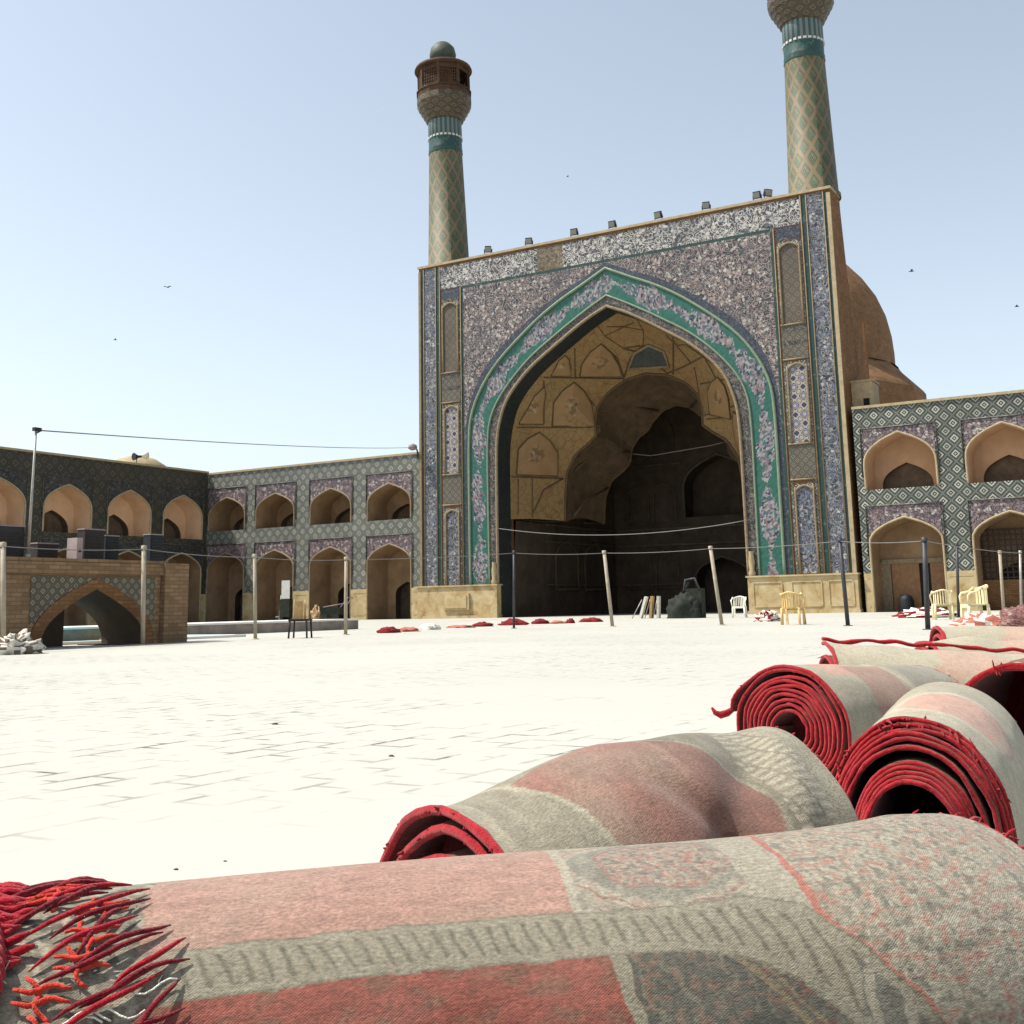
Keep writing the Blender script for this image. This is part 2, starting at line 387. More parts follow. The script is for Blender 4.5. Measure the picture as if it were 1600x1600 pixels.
M_palecloth = plain('pale_sacking', (.55, .52, .45), .95, .3, 6)
M_brickredbundle = tile_speckle('red_patterned_bundle_cloth', [(1, (.7, .4, .33)), (3, (.42, .07, .06)), (1, (.2, .03, .03))], 22)

# ------------------------------------------------------------------ ground
def ground_mat():
    N = NT('sunlit_stone_paving', .92, .12); o = N.obj()
    wob = N.mapv(N.mix(.006, o, N.noise(o, 1.3, 2, .5, 0, False)), rot=(0, 0, math.radians(90)))
    br = N.brick(wob, (.38, .372, .335), (.43, .42, .378), (.1, .095, .085), 1.0, .30, .19, .014)
    n = N.noise(o, .35, 4, .6)
    keep = N.ramp(n, [(.40, (0, 0, 0)), (.58, (1, 1, 1))])        # joints stay open only in some areas
    n3 = N.noise(o, 2.2, 4, .7)
    n4 = N.noise(o, 5.5, 2, .5)
    keep2 = N.math('MULTIPLY', keep, N.math('MULTIPLY', N.ramp(n3, [(.38, (0, 0, 0)), (.6, (1, 1, 1))]), N.ramp(n4, [(.42, (0, 0, 0)), (.6, (1, 1, 1))])))
    c = N.mix(keep2, (.415, .408, .365), br[0])
    sp = N.vor(o, 1.7)
    spot = N.math('MULTIPLY', N.math('LESS_THAN', sp[0], .045), N.math('GREATER_THAN', N.sep(sp['Color'])[1], .6))
    c = N.mix(N.math('MULTIPLY', spot, .9), c, (.12, .11, .1))
    c = N.mix(1.0, c, N.ramp(N.noise(o, .12, 3, .6), [(.3, (.93, .93, .92)), (.7, (1.03, 1.03, 1.02))]), 'MULTIPLY')
    N.bump(N.math('MULTIPLY_ADD', N.math('MULTIPLY', br[1], keep2), -1.0, N.math('MULTIPLY', n3, .3)), .35, .012)
    return N.col(c)
g = MB(); g.poly([(-400, -400, 0), (400, -400, 0), (400, 400, 0), (-400, 400, 0)])
tag(g.build('courtyard_paving', ground_mat()), kind='structure')

# ------------------------------------------------------------------ arch curves
def catmull(P, n=8):
    P = [np.array(p, float) for p in P]; out = []
    for i in range(len(P)-1):
        p0 = P[i-1] if i else 2*P[0]-P[1]; p3 = P[i+2] if i+2 < len(P) else 2*P[-1]-P[-2]
        for k in range(n):
            t = k/n; a, b = P[i], P[i+1]
            out.append(.5*((2*a)+(-p0+b)*t+(2*p0-5*a+4*b-p3)*t*t+(-p0+3*a-3*b+p3)*t**3))
    out.append(P[-1]); return out
def full_arch(half, n=6):
    """half: list (x>=0, z) from foot to apex -> list of (x,z) from left foot over apex to right foot"""
    c = catmull(half, n); r = [(float(p[0]), float(p[1])) for p in c]
    return [(-x, z) for x, z in r[:-1]]+[(0.0, r[-1][1])]+list(reversed([(x, z) for x, z in r[:-1]]))
def small_half(hw, z0, zs, za):
    h = za-zs
    return [(hw, z0), (hw, (z0+zs)/2), (hw, zs), (hw*.955, zs+.27*h), (hw*.80, zs+.52*h), (hw*.52, zs+.745*h), (hw*.25, zs+.89*h), (0, za)]
A_DARK = [(9.7, 1.9), (9.7, 6), (9.68, 10), (9.5, 12), (8.75, 13.9), (7.45, 15.5), (5.1, 17.25), (3.35, 18.35), (1.4, 19.2), (0, 19.87)]
A_OUT = [(9.4, 1.9), (9.4, 6), (9.38, 10), (9.2, 11.85), (8.45, 13.5), (7.2, 15.03), (4.95, 16.85), (3.25, 17.93), (1.35, 18.85), (0, 19.52)]
A_TIN = [(8.08, 1.9), (8.1, 6), (8.08, 10), (7.8, 11.75), (6.85, 13.25), (5.2, 14.85), (3.3, 16.1), (1.45, 17.18), (0, 17.92)]
A_EDGE = [(7.52, 1.9), (7.5, 6), (7.45, 9.8), (7.2, 11.4), (6.6, 12.75), (5.2, 14.22), (3.3, 15.5), (1.4, 16.65), (0, 17.28)]
def resample(curve, n):
    c = [np.array(p, float) for p in curve]; L = [0]
    for i in range(1, len(c)): L.append(L[-1]+np.linalg.norm(c[i]-c[i-1]))
    out = []
    for k in range(n):
        t = L[-1]*k/(n-1); i = min(max(np.searchsorted(L, t)-1, 0), len(c)-2)
        f = (t-L[i])/max(L[i+1]-L[i], 1e-9); out.append(c[i]+(c[i+1]-c[i])*f)
    return out
def arch_n(half, nh=40):
    """same number of points on each curve, apex aligned"""
    c = catmull(half, 8); r = resample(c, nh)
    R = [(float(p[0]), float(p[1])) for p in r]
    return [(-x, z) for x, z in R[:-1]]+[(0.0, R[-1][1])]+[(x, z) for x, z in reversed(R[:-1])]

def arch_tube(mb, curve, T, d, r, mi=0, n=6): mb.tube([T(u, d, z) for u, z in curve], r, n, mi)

# ------------------------------------------------------------------ the great portal
portal = thing('iwan_portal', 'tall portal faced with blue and turquoise floral tiles around a huge pointed arch', 'portal')
T0 = lambda u, d, z: (u, d, z)
uvf = lambda p: (p[0], p[2])
ZT = 21.62
# structural wall with the opening, 1.8 m thick
wl = MB(); ed = arch_n(A_EDGE, 30)
ed = [(-7.52, 0.0)]+ed+[(7.52, 0.0)]
top = [(u, 0, ZT) for u, z in ed]; low = [(u, 0, z) for u, z in ed]
wl.strip(low, top, uvf)
wl.strip([(u, 1.8, z) for u, z in ed], [(u, 1.8, ZT) for u, z in ed], uvf)
for s in (-1, 1):
    for y in (0, 1.8):
        wl.poly([(s*13, y, 0), (s*7.52, y, 0), (s*7.52, y, ZT), (s*13, y, ZT)], [(s*13, 0), (s*7.52, 0), (s*7.52, ZT), (s*13, ZT)])
    wl.poly([(s*13, 0, 0), (s*13, 1.8, 0), (s*13, 1.8, ZT), (s*13, 0, ZT)], [(0, 0), (1.8, 0), (1.8, ZT), (0, ZT)])
wl.poly([(-13, 0, ZT), (13, 0, ZT), (13, 1.8, ZT), (-13, 1.8, ZT)])
wl.build('wall', M_brick, portal)
# stepped buttress behind each flank, wider towards the ground
for s in (-1, 1):
    bt = MB()
    prof = [(1.8, ZT-.02), (2.4, 17.5), (3.6, 12.0), (4.2, 0), (1.8, 0)]
    for x in (s*12.98, s*10.2):
        bt.poly([(x, y, z) for y, z in prof], [(y, z) for y, z in prof])
    for i in range(len(prof)-1):
        (ya, za), (yb, zb) = prof[i], prof[i+1]
        bt.poly([(s*12.98, ya, za), (s*12.98, yb, zb), (s*10.2, yb, zb), (s*10.2, ya, za)], [(0, za), (0, zb), (2.8, zb), (2.8, za)])
    bt.build('buttress', M_brick, portal)
# arch bands
nA = 40
cD, cO, cT, cE = arch_n(A_DARK, nA), arch_n(A_OUT, nA), arch_n(A_TIN, nA), arch_n(A_EDGE, nA)
def band(name, A, B, y, mat, norm=False):
    m = MB(); L = 0
    for i in range(len(A)-1):
        dl = math.hypot(A[i+1][0]-A[i][0], A[i+1][1]-A[i][1])
        q = [(A[i][0], y, A[i][1]), (A[i+1][0], y, A[i+1][1]), (B[i+1][0], y, B[i+1][1]), (B[i][0], y, B[i][1])]
        if norm: u = [(0, L), (0, L+dl), (1, L+dl), (1, L)]
        else: u = [(p[0], p[2]) for p in q]
        m.poly(q, u); L += dl
    return m.build(name, mat, portal)
band('navy_arch_border', cD, cO, -.02, M_navy)
band('turquoise_arch_band', cO, cT, -.02, M_turq, True)
band('dark_arch_border', cT, cE, -.02, M_inner)
mo = MB()
mo.tube([(u, -.06, z) for u, z in cO], .085, 6); mo.tube([(u, -.05, z) for u, z in cT], .06, 6)
mo.build('pale_arch_line', plain('pale_green_glazed_line', (.17, .22, .15), .5, .15, 5), portal)
mo = MB(); mo.tube([(u, -.06, z) for u, z in cE], .09, 6); mo.build('rope_moulding', M_buffline, portal)
# spandrel
sp = MB(); ZS = 19.87
for i in range(len(cD)-1):
    a, b = cD[i], cD[i+1]
    if abs(a[0]-b[0]) < 1e-3: continue
    q = [(a[0], -.02, a[1]), (b[0], -.02, b[1]), (b[0], -.02, ZS), (a[0], -.02, ZS)]
    sp.poly(q, [uvf(p) for p in q])
sp.build('spandrel', M_spand, portal)
def rect(mb, x0, x1, z0, z1, y=-.02, mi=0):
    q = [(x0, y, z0), (x1, y, z0), (x1, y, z1), (x0, y, z1)]; mb.poly(q, [uvf(p) for p in q], mi)
gb = MB(); rect(gb, -9.7, 9.7, ZS, ZS+.17); 
for s in (-1, 1):
    for a, b in ((9.7, 9.88), (11.42, 11.72), (12.62, 12.78)): rect(gb, min(s*a, s*b), max(s*a, s*b), 1.9, ZS+.17 if a < 11 else ZT-.1)
gb.build('green_border', M_green, portal)
for s in (-1, 1):
    m = MB(); rect(m, min(s*11.72, s*12.62), max(s*11.72, s*12.62), 1.9, ZT-.1); m.build('outer_band', M_band, portal)
    m = MB()
    for x in (9.88, 11.42, 11.72, 12.62): m.tube([(s*x, -.045, 1.9), (s*x, -.045, 20.0 if x < 11 else ZT-.1)], .035, 5)
    m.build('band_moulding', M_buffline, portal)
m = MB(); rect(m, -11.42, -4.45, 20.04, ZT-.15); rect(m, -2.75, 11.42, 20.04, ZT-.15); m.build('inscription_band', M_top, portal)
m = MB(); rect(m, -4.45, -2.75, 20.04, ZT-.15); m.build('bare_patch', M_ochre, portal)
m = MB(); m.box((0, .87, ZT+.07), (26.1, 1.94, .14)); m.build('coping', M_cream, portal)
m = MB(); m.box((12.9, -.05, 11.6), (.2, .12, 19.6)); m.build('corner_moulding', M_cream, portal)
m = MB(); m.box((-12.9, -.05, 11.6), (.16, .1, 19.6)); m.build('corner_moulding', M_buffline, portal)
# columns of panels
def niche_arch(mb_in, mb_fr, mb_co, x0, x1, z0, z1, matmb=None, y=-.02):
    w = (x1-x0)/2; cx = (x0+x1)/2; h = w*.8
    half = [(w, z0), (w, z1-h), (w*.93, z1-h*.66), (w*.68, z1-h*.33), (w*.3, z1-h*.1), (0, z1)]
    c = full_arch(half, 4)
    for i in range(len(c)-1):
        a, b = c[i], c[i+1]
        if abs(a[0]-b[0]) < 1e-3: continue
        q = [(cx+a[0], y, z0), (cx+b[0], y, z0), (cx+b[0], y, b[1]), (cx+a[0], y, a[1])]; mb_in.poly(q, [uvf(p) for p in q])
        q = [(cx+a[0], y, a[1]), (cx+b[0], y, b[1]), (cx+b[0], y, z1+.12), (cx+a[0], y, z1+.12)]; mb_co.poly(q, [uvf(p) for p in q])
    mb_fr.tube([(cx+a, y-.04, b) for a, b in c], .06, 6)
M_pale_niche = M_cream
for s in (-1, 1):
    x0, x1 = (9.98, 11.32) if s > 0 else (-11.32, -9.98)
    fr, co, b1, b2, b3, ku, nv, sm = MB(), MB(), MB(), MB(), MB(), MB(), MB(), MB()
    rect(nv, x0, x1, 19.35, 19.98)
    niche_arch(b1, fr, co, x0+.12, x1-.12, 14.75, 19.1)
    rect(ku, x0, x1, 12.95, 14.68)
    niche_arch(b2, fr, co, x0+.2, x1-.14, 8.55, 12.65)
    rect(sm, x0, x1, 6.75, 8.42)
    niche_arch(b3, fr, co, x0+.22, x1-.18, 1.95, 6.35)
    for z in (14.72, 12.88, 8.48, 6.66): fr.tube([(x0, -.05, z), (x1, -.05, z)], .05, 5)
    dk = MB()
    for z in (14.5, 13.75, 19.3): rect(dk, x0+.05, x1-.05, z-.1, z+.1, -.03)
    rect(co, x0, x0+.12, 1.95, 19.1, -.015); rect(co, x1-.12, x1, 1.95, 19.1, -.015)
    fr.build('niche_frame', M_buffline, portal); co.build('niche_corner_tile', M_latb, portal)
    b1.build('brown_niche_panel', M_brownpanel, portal); b2.build('star_niche_panel', M_star, portal); b3.build('blue_niche_panel', M_band, portal)
    ku.build('kufic_panel', M_kufic, portal); nv.build('navy_header_panel', M_navy, portal); sm.build('small_floral_panel', M_kufic, portal); dk.build('dark_kufic_strip', M_inner, portal)
# stone plinths
for s in (-1, 1):
    p = MB(); a, b = (7.5, 13.06) if s > 0 else (-13.06, -7.5)
    cxm = (a+b)/2
    p.box((cxm, .0, .93), (b-a, .5, 1.86))
    p.box((cxm, -.02, 1.87), (b-a+.14, .64, .08))
    p.box((cxm, -.04, .08), (b-a+.1, .6, .16))
    if s < 0: p.box((cxm+.05, -.31, .95), (1.8, .16, .95)); p.box((cxm+.05, -.40, .95), (1.5, .06, .72))
    else:
        for q in (-1.75, .25, 1.95):
            w = 1.5 if q < 1 else 1.2
            for dz in (.36, 1.56): p.box((cxm+q, -.262, dz), (w, .05, .07))
            for dx in (-w/2, w/2): p.box((cxm+q+dx, -.264, .96), (.07, .05, 1.13))
    p.build('stone_plinth', M_plinth, portal)
m = MB()     # turned foot of the rope moulding
for s in (-1, 1): m.lathe([(.16, 0), (.2, .15), (.12, .3), (.17, .7), (.12, 1.1), (.14, 1.25)], (s*7.72, -.12, 1.91), 12)
m.build('moulding_foot', M_cream, portal)

# vault of the iwan: soffit, faceted shell, dark hall
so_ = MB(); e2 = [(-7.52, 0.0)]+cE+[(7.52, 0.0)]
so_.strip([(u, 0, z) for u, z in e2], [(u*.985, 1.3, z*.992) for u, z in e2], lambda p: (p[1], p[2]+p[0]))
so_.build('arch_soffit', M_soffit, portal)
SHELL_IN = [(5.75, 5.7), (5.7, 7.2), (5.5, 8.7), (4.9, 9.7), (4.0, 10.3), (3.45, 10.75), (3.5, 11.6), (3.3, 12.5), (2.6, 13.3), (1.4, 13.95), (0, 14.2)]
SHELL_OUT = [(7.4, 5.7), (7.4, 7.6), (7.33, 9.75), (7.08, 11.3), (6.5, 12.65), (5.13, 14.1), (3.25, 15.38), (1.38, 16.52), (0, 17.14)]
def poly_n(half, nh):
    r = resample(half, nh); R = [(float(p[0]), float(p[1])) for p in r]
    return [(-x, z) for x, z in R[:-1]]+[(0.0, R[-1][1])]+[(x, z) for x, z in reversed(R[:-1])]
nS = 36; cA = arch_n(SHELL_OUT, nS); cB = poly_n(SHELL_IN, nS); NT_ = 12
def shell_pt(i, t):
    a, b = cA[i], cB[i]
    bulge = math.sin(math.pi*t)*.35
    x = a[0]*(1-t)+b[0]*t; z = a[1]*(1-t)+b[1]*t
    return Vector((x*(1+bulge*.05), 1.3+3.8*t, z*(1+bulge*.035)))
sh = MB(); G = [[sh.vert(shell_pt(i, t/NT_), (i*.3, t*.3)) for t in range(NT_+1)] for i in range(len(cA))]
for i in range(len(cA)-1):
    for t in range(NT_): sh.face((G[i][t], G[i][t+1], G[i+1][t+1], G[i+1][t]), 0, True)
# back side of the shell so that it has thickness
for i in range(len(cA)-1):
    p, q = shell_pt(i, 1), shell_pt(i+1, 1)
    sh.poly([p, q, q+Vector((0, .6, .35)), p+Vector((0, .6, .35))], [(0, 0), (.3, 0), (.3, .6), (0, .6)])
shell = sh.build('muqarnas_vault', M_muq, portal)
from mathutils.bvhtree import BVHTree
bv = BVHTree.FromPolygons([Vector(v) for v in sh.v], [f for f in sh.f])
def on_shell(px, py):
    o = Vector(CAM); d = Vector(ray(px, py)).normalized()
    h, n, i, dist = bv.ray_cast(o, d)
    return h
def shell_xz(x, z):
    """project along +y onto the shell"""
    h, n, i, d = bv.ray_cast(Vector((x, -3, z)), Vector((0, 1, 0)))
    return h, n
rib = MB(); panels = []
def ribline(pts, w=.07, both=True):
    w *= .62
    P = []
    for k in range(len(pts)-1):
        for j in range(6):
            t = j/6; q = on_shell(pts[k][0]*(1-t)+pts[k+1][0]*t, pts[k][1]*(1-t)+pts[k+1][1]*t)
            if q is not None: P.append(q)
    q = on_shell(*pts[-1])
    if q is not None: P.append(q)
    if len(P) > 2:
        rib.tube([p+Vector((0, -.03, 0)) for p in P], w, 5)
        if both: rib.tube([Vector((-p.x, p.y-.03, p.z)) for p in P], w, 5)
def kite(apex, l, r, bl, br, both=True):
    """pointed panel standing a hand proud of the vault; built on both halves of the vault"""
    outline = [bl, l, ((l[0]+apex[0])/2-2, (l[1]+apex[1])/2-3), apex, ((r[0]+apex[0])/2+2, (r[1]+apex[1])/2-3), r, br]
    P = [on_shell(*p) for p in outline]
    if any(p is None for p in P): return
    xs = [p[0] for p in outline]; zs = [p[1] for p in outline]
    uvs = [((p[0]-min(xs))/(max(xs)-min(xs)), 1-(p[1]-min(zs))/(max(zs)-min(zs))) for p in outline]
    c = sum(P, Vector())/len(P); cu = (.5, .45)
    for sg in ((1, -1) if both else (1,)):
        pan = MB(); Q = [Vector((p.x*sg, p.y-.1, p.z)) for p in P]; C = Vector((c.x*sg, c.y-.22, c.z))
        S = [C+(q-C)*.9+Vector((0, -.03, 0)) for q in Q]
        for i in range(len(Q)):
            j = (i+1) % len(Q)
            pan.poly([S[i], S[j], C], [uvs[i], uvs[j], cu]); pan.poly([Q[i], Q[j], S[j], S[i]], [(0, 0), (0, 0), (0, 0), (0, 0)])
        pan.build('medallion_panel', M_muqp, portal)
        rib.tube([Vector((q.x, q.y+.03, q.z)) for q in Q]+[Vector((Q[0].x, Q[0].y+.03, Q[0].z))], .05, 5)
kite((940, 538), (910, 570), (968, 572), (907, 589), (972, 589), False)
kite((1082, 538), (1066, 558), (1098, 566), (1066, 582), (1096, 590), False)
kite((1122, 590), (1106, 612), (1138, 622), (1110, 648), (1142, 655), False)
kite((898, 598), (866, 630), (925, 632), (864, 666), (930, 666), False)
kite((844, 676), (811, 702), (872, 708), (808, 742), (872, 744))
kite((852, 605), (826, 640), (850, 640), (812, 663), (850, 663), False)
kite((884, 556), (868, 578), (892, 575), (862, 588), (893, 588), False)
ribline([(898, 535), (899, 592)]); ribline([(800, 668), (850, 668), (935, 668)]); ribline([(850, 590), (975, 592)]); ribline([(800, 745), (880, 748)])
ribline([(940, 538), (965, 560), (975, 590)], .08, False); ribline([(1052, 528), (1052, 585)], .08, False); ribline([(1060, 540), (1095, 535), (1130, 580)], .06, False); ribline([(1095, 600), (1150, 590)], .06, False); ribline([(1105, 655), (1160, 650)], .06, False); ribline([(1000, 500), (1040, 515), (1060, 540)], .05, False); ribline([(850, 595), (850, 662)])
ribline([(975, 590), (985, 560), (1005, 540)], .09)
ribline([(898, 598), (935, 640), (935, 668)], .06); ribline([(810, 748), (810, 815)], .06); ribline([(832, 748), (832, 820)], .06); ribline([(834, 800), (850, 765), (880, 748)], .08)
ribline([(925, 495), (945, 525), (1000, 500)], .05); ribline([(945, 525), (975, 545), (1000, 540)], .05)
rib.build('vault_rib', M_rib, portal)
kite((1000, 487), (962, 505), (1040, 512), (945, 532), (1060, 530)) if False else None
rm = MB(); rm.tube([Vector((u, 5.05, z)) for u, z in cB], .09, 6); rm.build('vault_edge', M_rib, portal)
# the small window niche high in the vault
wn = MB()
for sg in (1, -1):
    Q = [on_shell(x, y) for x, y in ((983, 577), (992, 553), (1014, 540), (1038, 550), (1046, 573))]
    if all(q is not None for q in Q):
        Q = [Vector((q.x*sg, q.y-.06, q.z)) for q in Q]
        if sg > 0: wn.poly(Q, [(0, 0)]*5); rib2 = [q+Vector((0, -.03, 0)) for q in Q]
wn.build('window_recess', plain('dark_window_recess', (.05, .055, .05), .8, .3, 3), portal)
wf = MB(); wf.tube(rib2+[rib2[0]], .09, 6); wf.build('window_frame', M_buffline, portal)
# a second, deeper tier of the vault, lost in shade
S2 = poly_n([(5.35, 5.7), (5.2, 7.4), (4.7, 8.5), (3.9, 9.0), (3.35, 9.5), (3.2, 10.4), (2.7, 11.1), (2.0, 11.5), (1.7, 12.0), (.9, 12.7), (0, 12.95)], nS)
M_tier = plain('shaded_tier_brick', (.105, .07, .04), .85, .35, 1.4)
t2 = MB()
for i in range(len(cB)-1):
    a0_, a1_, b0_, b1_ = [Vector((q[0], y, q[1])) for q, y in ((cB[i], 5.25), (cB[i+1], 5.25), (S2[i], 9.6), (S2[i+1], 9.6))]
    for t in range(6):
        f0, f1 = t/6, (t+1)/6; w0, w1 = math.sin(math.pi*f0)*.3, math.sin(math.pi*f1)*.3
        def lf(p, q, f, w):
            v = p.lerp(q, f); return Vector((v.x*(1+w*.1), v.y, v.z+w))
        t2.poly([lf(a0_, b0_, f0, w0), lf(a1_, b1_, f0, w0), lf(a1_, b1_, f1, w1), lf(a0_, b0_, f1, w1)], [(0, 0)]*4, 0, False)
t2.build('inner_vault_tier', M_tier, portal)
for sg in (-1, 1):
    for (x1, z1, x2, z2, x3, z3) in ((5.4, 8.8, 4.75, 11.0, 3.45, 11.3), (3.4, 12.3, 2.6, 13.6, 1.2, 14.0), (5.6, 6.0, 5.7, 8.2, 5.3, 8.9)):
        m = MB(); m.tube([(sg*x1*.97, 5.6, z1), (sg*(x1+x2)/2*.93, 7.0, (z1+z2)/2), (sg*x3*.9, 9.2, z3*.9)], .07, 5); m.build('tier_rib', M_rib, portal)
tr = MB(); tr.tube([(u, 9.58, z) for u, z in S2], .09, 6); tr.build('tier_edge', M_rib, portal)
# hall
HD = 15.5; hl = MB()
for s in (-1, 1):
    x = s*7.45
    hl.poly([(x, 1.1, 0), (x, HD, 0), (x, HD, 15.2), (x, 5.4, 15.2), (x, 5.4, 5.65), (x, 2.0, 5.65)], [(1.7, 0), (HD, 0), (HD, 15.2), (5.4, 15.2), (5.4, 5.65), (2, 5.65)])
    hl.poly([(s*7.45, 2.1, 5.7), (s*5.75, 5.1, 5.7), (s*5.75, 5.7, 5.7), (s*7.45, 5.7, 5.7)])
ach = full_arch(small_half(2.5, 6.3, 8.2, 10.4), 4)
ax = 0.3
bk = [(ax+u, z) for u, z in ach]
hl.poly([(-7.45, HD, 0), (ax-2.5, HD, 0), (ax-2.5, HD, 15.2), (-7.45, HD, 15.2)], [(0, 0), (4, 0), (4, 15), (0, 15)])
hl.poly([(ax+2.5, HD, 0), (7.45, HD, 0), (7.45, HD, 15.2), (ax+2.5, HD, 15.2)], [(0, 0), (4, 0), (4, 15), (0, 15)])
hl.strip([(u, HD, z) for u, z in bk], [(u, HD, 15.2) for u, z in bk], uvf)
dch = [(ax+u, z) for u, z in full_arch(small_half(1.9, 0.0, 2.2, 3.6), 4)]
hl.poly([(ax-2.5, HD, 0), (ax-1.9, HD, 0), (ax-1.9, HD, 6.3), (ax-2.5, HD, 6.3)], [(0, 0), (.6, 0), (.6, 6), (0, 6)])
hl.poly([(ax+1.9, HD, 0), (ax+2.5, HD, 0), (ax+2.5, HD, 6.3), (ax+1.9, HD, 6.3)], [(0, 0), (.6, 0), (.6, 6), (0, 6)])
hl.strip([(u, HD, z) for u, z in dch], [(u, HD, 6.3) for u, z in dch], uvf)
hl.poly([(-7.45, 5.4, 15.2), (7.45, 5.4, 15.2), (7.45, HD, 15.2), (-7.45, HD, 15.2)])
hl.poly([(ax-2.5, HD, 6.3), (ax+2.5, HD, 6.3), (ax+2.5, HD+1.6, 6.3), (ax-2.5, HD+1.6, 6.3)])
for cv, zb in ((bk, 6.3), (dch, 0)):
    hl.strip([(u, HD, z) for u, z in cv], [(u, HD+1.6, z) for u, z in cv], lambda p: (p[1], p[2]))
hl.poly([(-4, HD+1.6, 0), (5, HD+1.6, 0), (5, HD+1.6, 15), (-4, HD+1.6, 15)], [(-4, 0), (5, 0), (5, 15), (-4, 15)])
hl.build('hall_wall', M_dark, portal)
lg = MB()
for z, w in ((5.6, .12), (4.55, .08), (1.9, .08), (10.0, .09)):
    lg.box((-7.38, HD/2+2.8, z), (.14, HD-5.8, w)); lg.box((-(7.38-(ax-2.6))/2-.9 if False else -4.75, HD-.06, z), (5.0, .12, w)); lg.box((5.1, HD-.06, z), (4.5, .12, w))
lg.box((ax, HD-.08, 5.6), (14.6, .14, .13)); lg.box((ax, HD-.08, 4.5), (14.6, .1, .1))
lg.tube([(u, HD-.03, z) for u, z in bk], .1, 6); lg.tube([(u, HD-.03, z) for u, z in dch], .08, 6)
lg.build('hall_ledge', plain('hall_ledge_brick', (.085, .07, .05), .9, .3, 2), portal)
M_outl = plain('hall_outline_brick', (.08, .055, .035), .9, .3, 2)
for cy_, cz in ((8.2, 7.6), (12.2, 7.6), (8.2, 12.0), (12.2, 12.0), (8.2, 3.2), (12.2, 3.2)):
    c = full_arch(small_half(1.5, cz-1.6, cz+.2, cz+1.5), 4); md = MB()
    md.tube([(-7.38, cy_+u, z) for u, z in c]+[(-7.38, cy_-1.5, cz-1.6)], .07, 5); md.build('wall_arch_outline', M_outl, portal)
for cx_ in (-5.6, -3.6, 4.3, 6.2):
    for cz in (7.4, 3.0, 12.0):
        c = full_arch(small_half(.8, cz-1.4, cz+.3, cz+1.3), 4); md = MB()
        md.tube([(cx_+u, HD-.04, z) for u, z in c]+[(cx_-.8, HD-.04, cz-1.4)], .06, 5); md.build('wall_arch_outline', M_outl, portal)
rf = MB(); rf.box((0, 9.7, 18.6), (20.2, 11.6, .3)); rf.box((-10.2, 10, 9.3), (.5, 11, 18.6)); rf.box((10.2, 10, 9.3), (.5, 11, 18.6)); rf.box((0, HD+2.2, 9), (20.2, .5, 18.8))
rf.build('hall_outer_shell', M_brick, portal)

# ------------------------------------------------------------------ minarets
def minaret(x, label, lean=0.0):
    r = thing('minaret', label, 'minaret', (x, 1.55, ZT+.14), 0, 'minarets above the portal'); r.rotation_euler = (0, lean, 0)
    p = MB(); p.lathe([(1.42, -.1), (1.42, .12), (1.31, .16), (1.08, 7.75)], n=40); p.build('shaft', M_min, r)
    p = MB(); p.lathe([(1.10, 7.75), (1.12, 7.8), (1.09, 7.95), (1.11, 8.0), (1.08, 8.15), (1.08, 8.72)], n=40); p.build('turquoise_band', M_minturq, r)
    p = MB()
    for k in range(26):
        a = 2*math.pi*k/26; p.box((1.1*math.cos(a), 1.1*math.sin(a), 8.8), (.07, .16, .12), a)
    o = p.build('white_ring', M_white, r); o['kind'] = 'stuff'
    p = MB(); p.lathe([(1.08, 8.72), (1.08, 8.86), (1.10, 8.88), (1.09, 9.95)], n=40); p.build('slat_band', M_minband, r)
    p = MB(); prof = [(1.09, 9.95)]
    for k in range(4):
        a = 1.12+.155*k; prof += [(a+.09, 10.0+.28*k), (a+.16, 10.2+.28*k)]
    prof += [(1.80, 11.15), (1.80, 11.55)]
    p.lathe(prof, n=16, sm=False); p.build('corbel', M_mocarab, r)
    p = MB(); p.lathe([(1.74, 11.5), (1.76, 11.95)], n=16, sm=False); p.lathe([(1.82, 11.93), (1.82, 12.02), (1.7, 12.02)], n=16, sm=False)
    p.build('balcony_wall', M_woodlantern, r)
    n = 8
    for k in range(n):
        a = 2*math.pi*(k+.5)/n; p = MB(); p.box((1.66*math.cos(a), 1.66*math.sin(a), 12.8), (.15, .15, 1.7), a); p.build('lantern_post', M_woodlantern, r)
    p = MB(); p.lathe([(.62, 11.9), (.62, 13.8)], n=16); p.build('lantern_core', M_brick, r)
    for k in range(n):
        a = 2*math.pi*k/n; w = 1.22
        if k % 4 in (0, 1): w = .75
        q = MB(); R_ = Matrix.Rotation(a, 3, 'Z')
        def bb(y, z, dy, dz, dx=.04): q.box(R_@Vector((1.56, y, z)), (dx, dy, dz), a)
        bb(0, 13.36, 1.2, .3); bb(0, 12.08, 1.2, .12)
        if k % 4 not in (0,):
            for j in range(-4, 5): bb(j*w/9, 12.7, .05, 1.2, .05)
            for j in range(6): bb(0, 12.2+.2*j, w, .045, .03)
        q.build('lattice_screen', M_woodlantern, r)
    p = MB(); p.lathe([(.7, 13.62), (1.86, 13.5), (1.9, 13.56), (1.84, 13.72), (1.0, 13.98), (.84, 14.02)], n=32); p.build('eave', M_woodlantern, r)
    p = MB(); p.lathe([(.80, 14.0), (.76, 14.1), (.74, 14.36), (.84, 14.42), (.88, 14.75), (.78, 15.2), (.5, 15.52), (.2, 15.66), (0, 15.7)], n=24); p.build('cap', M_cap, r)
    return r
minaret(-11.75, 'left minaret of tan brick with turquoise diamonds, its wooden lantern in full view', -.022)
minaret(11.72, 'right minaret of tan brick with turquoise diamonds, its top cut off by the picture')

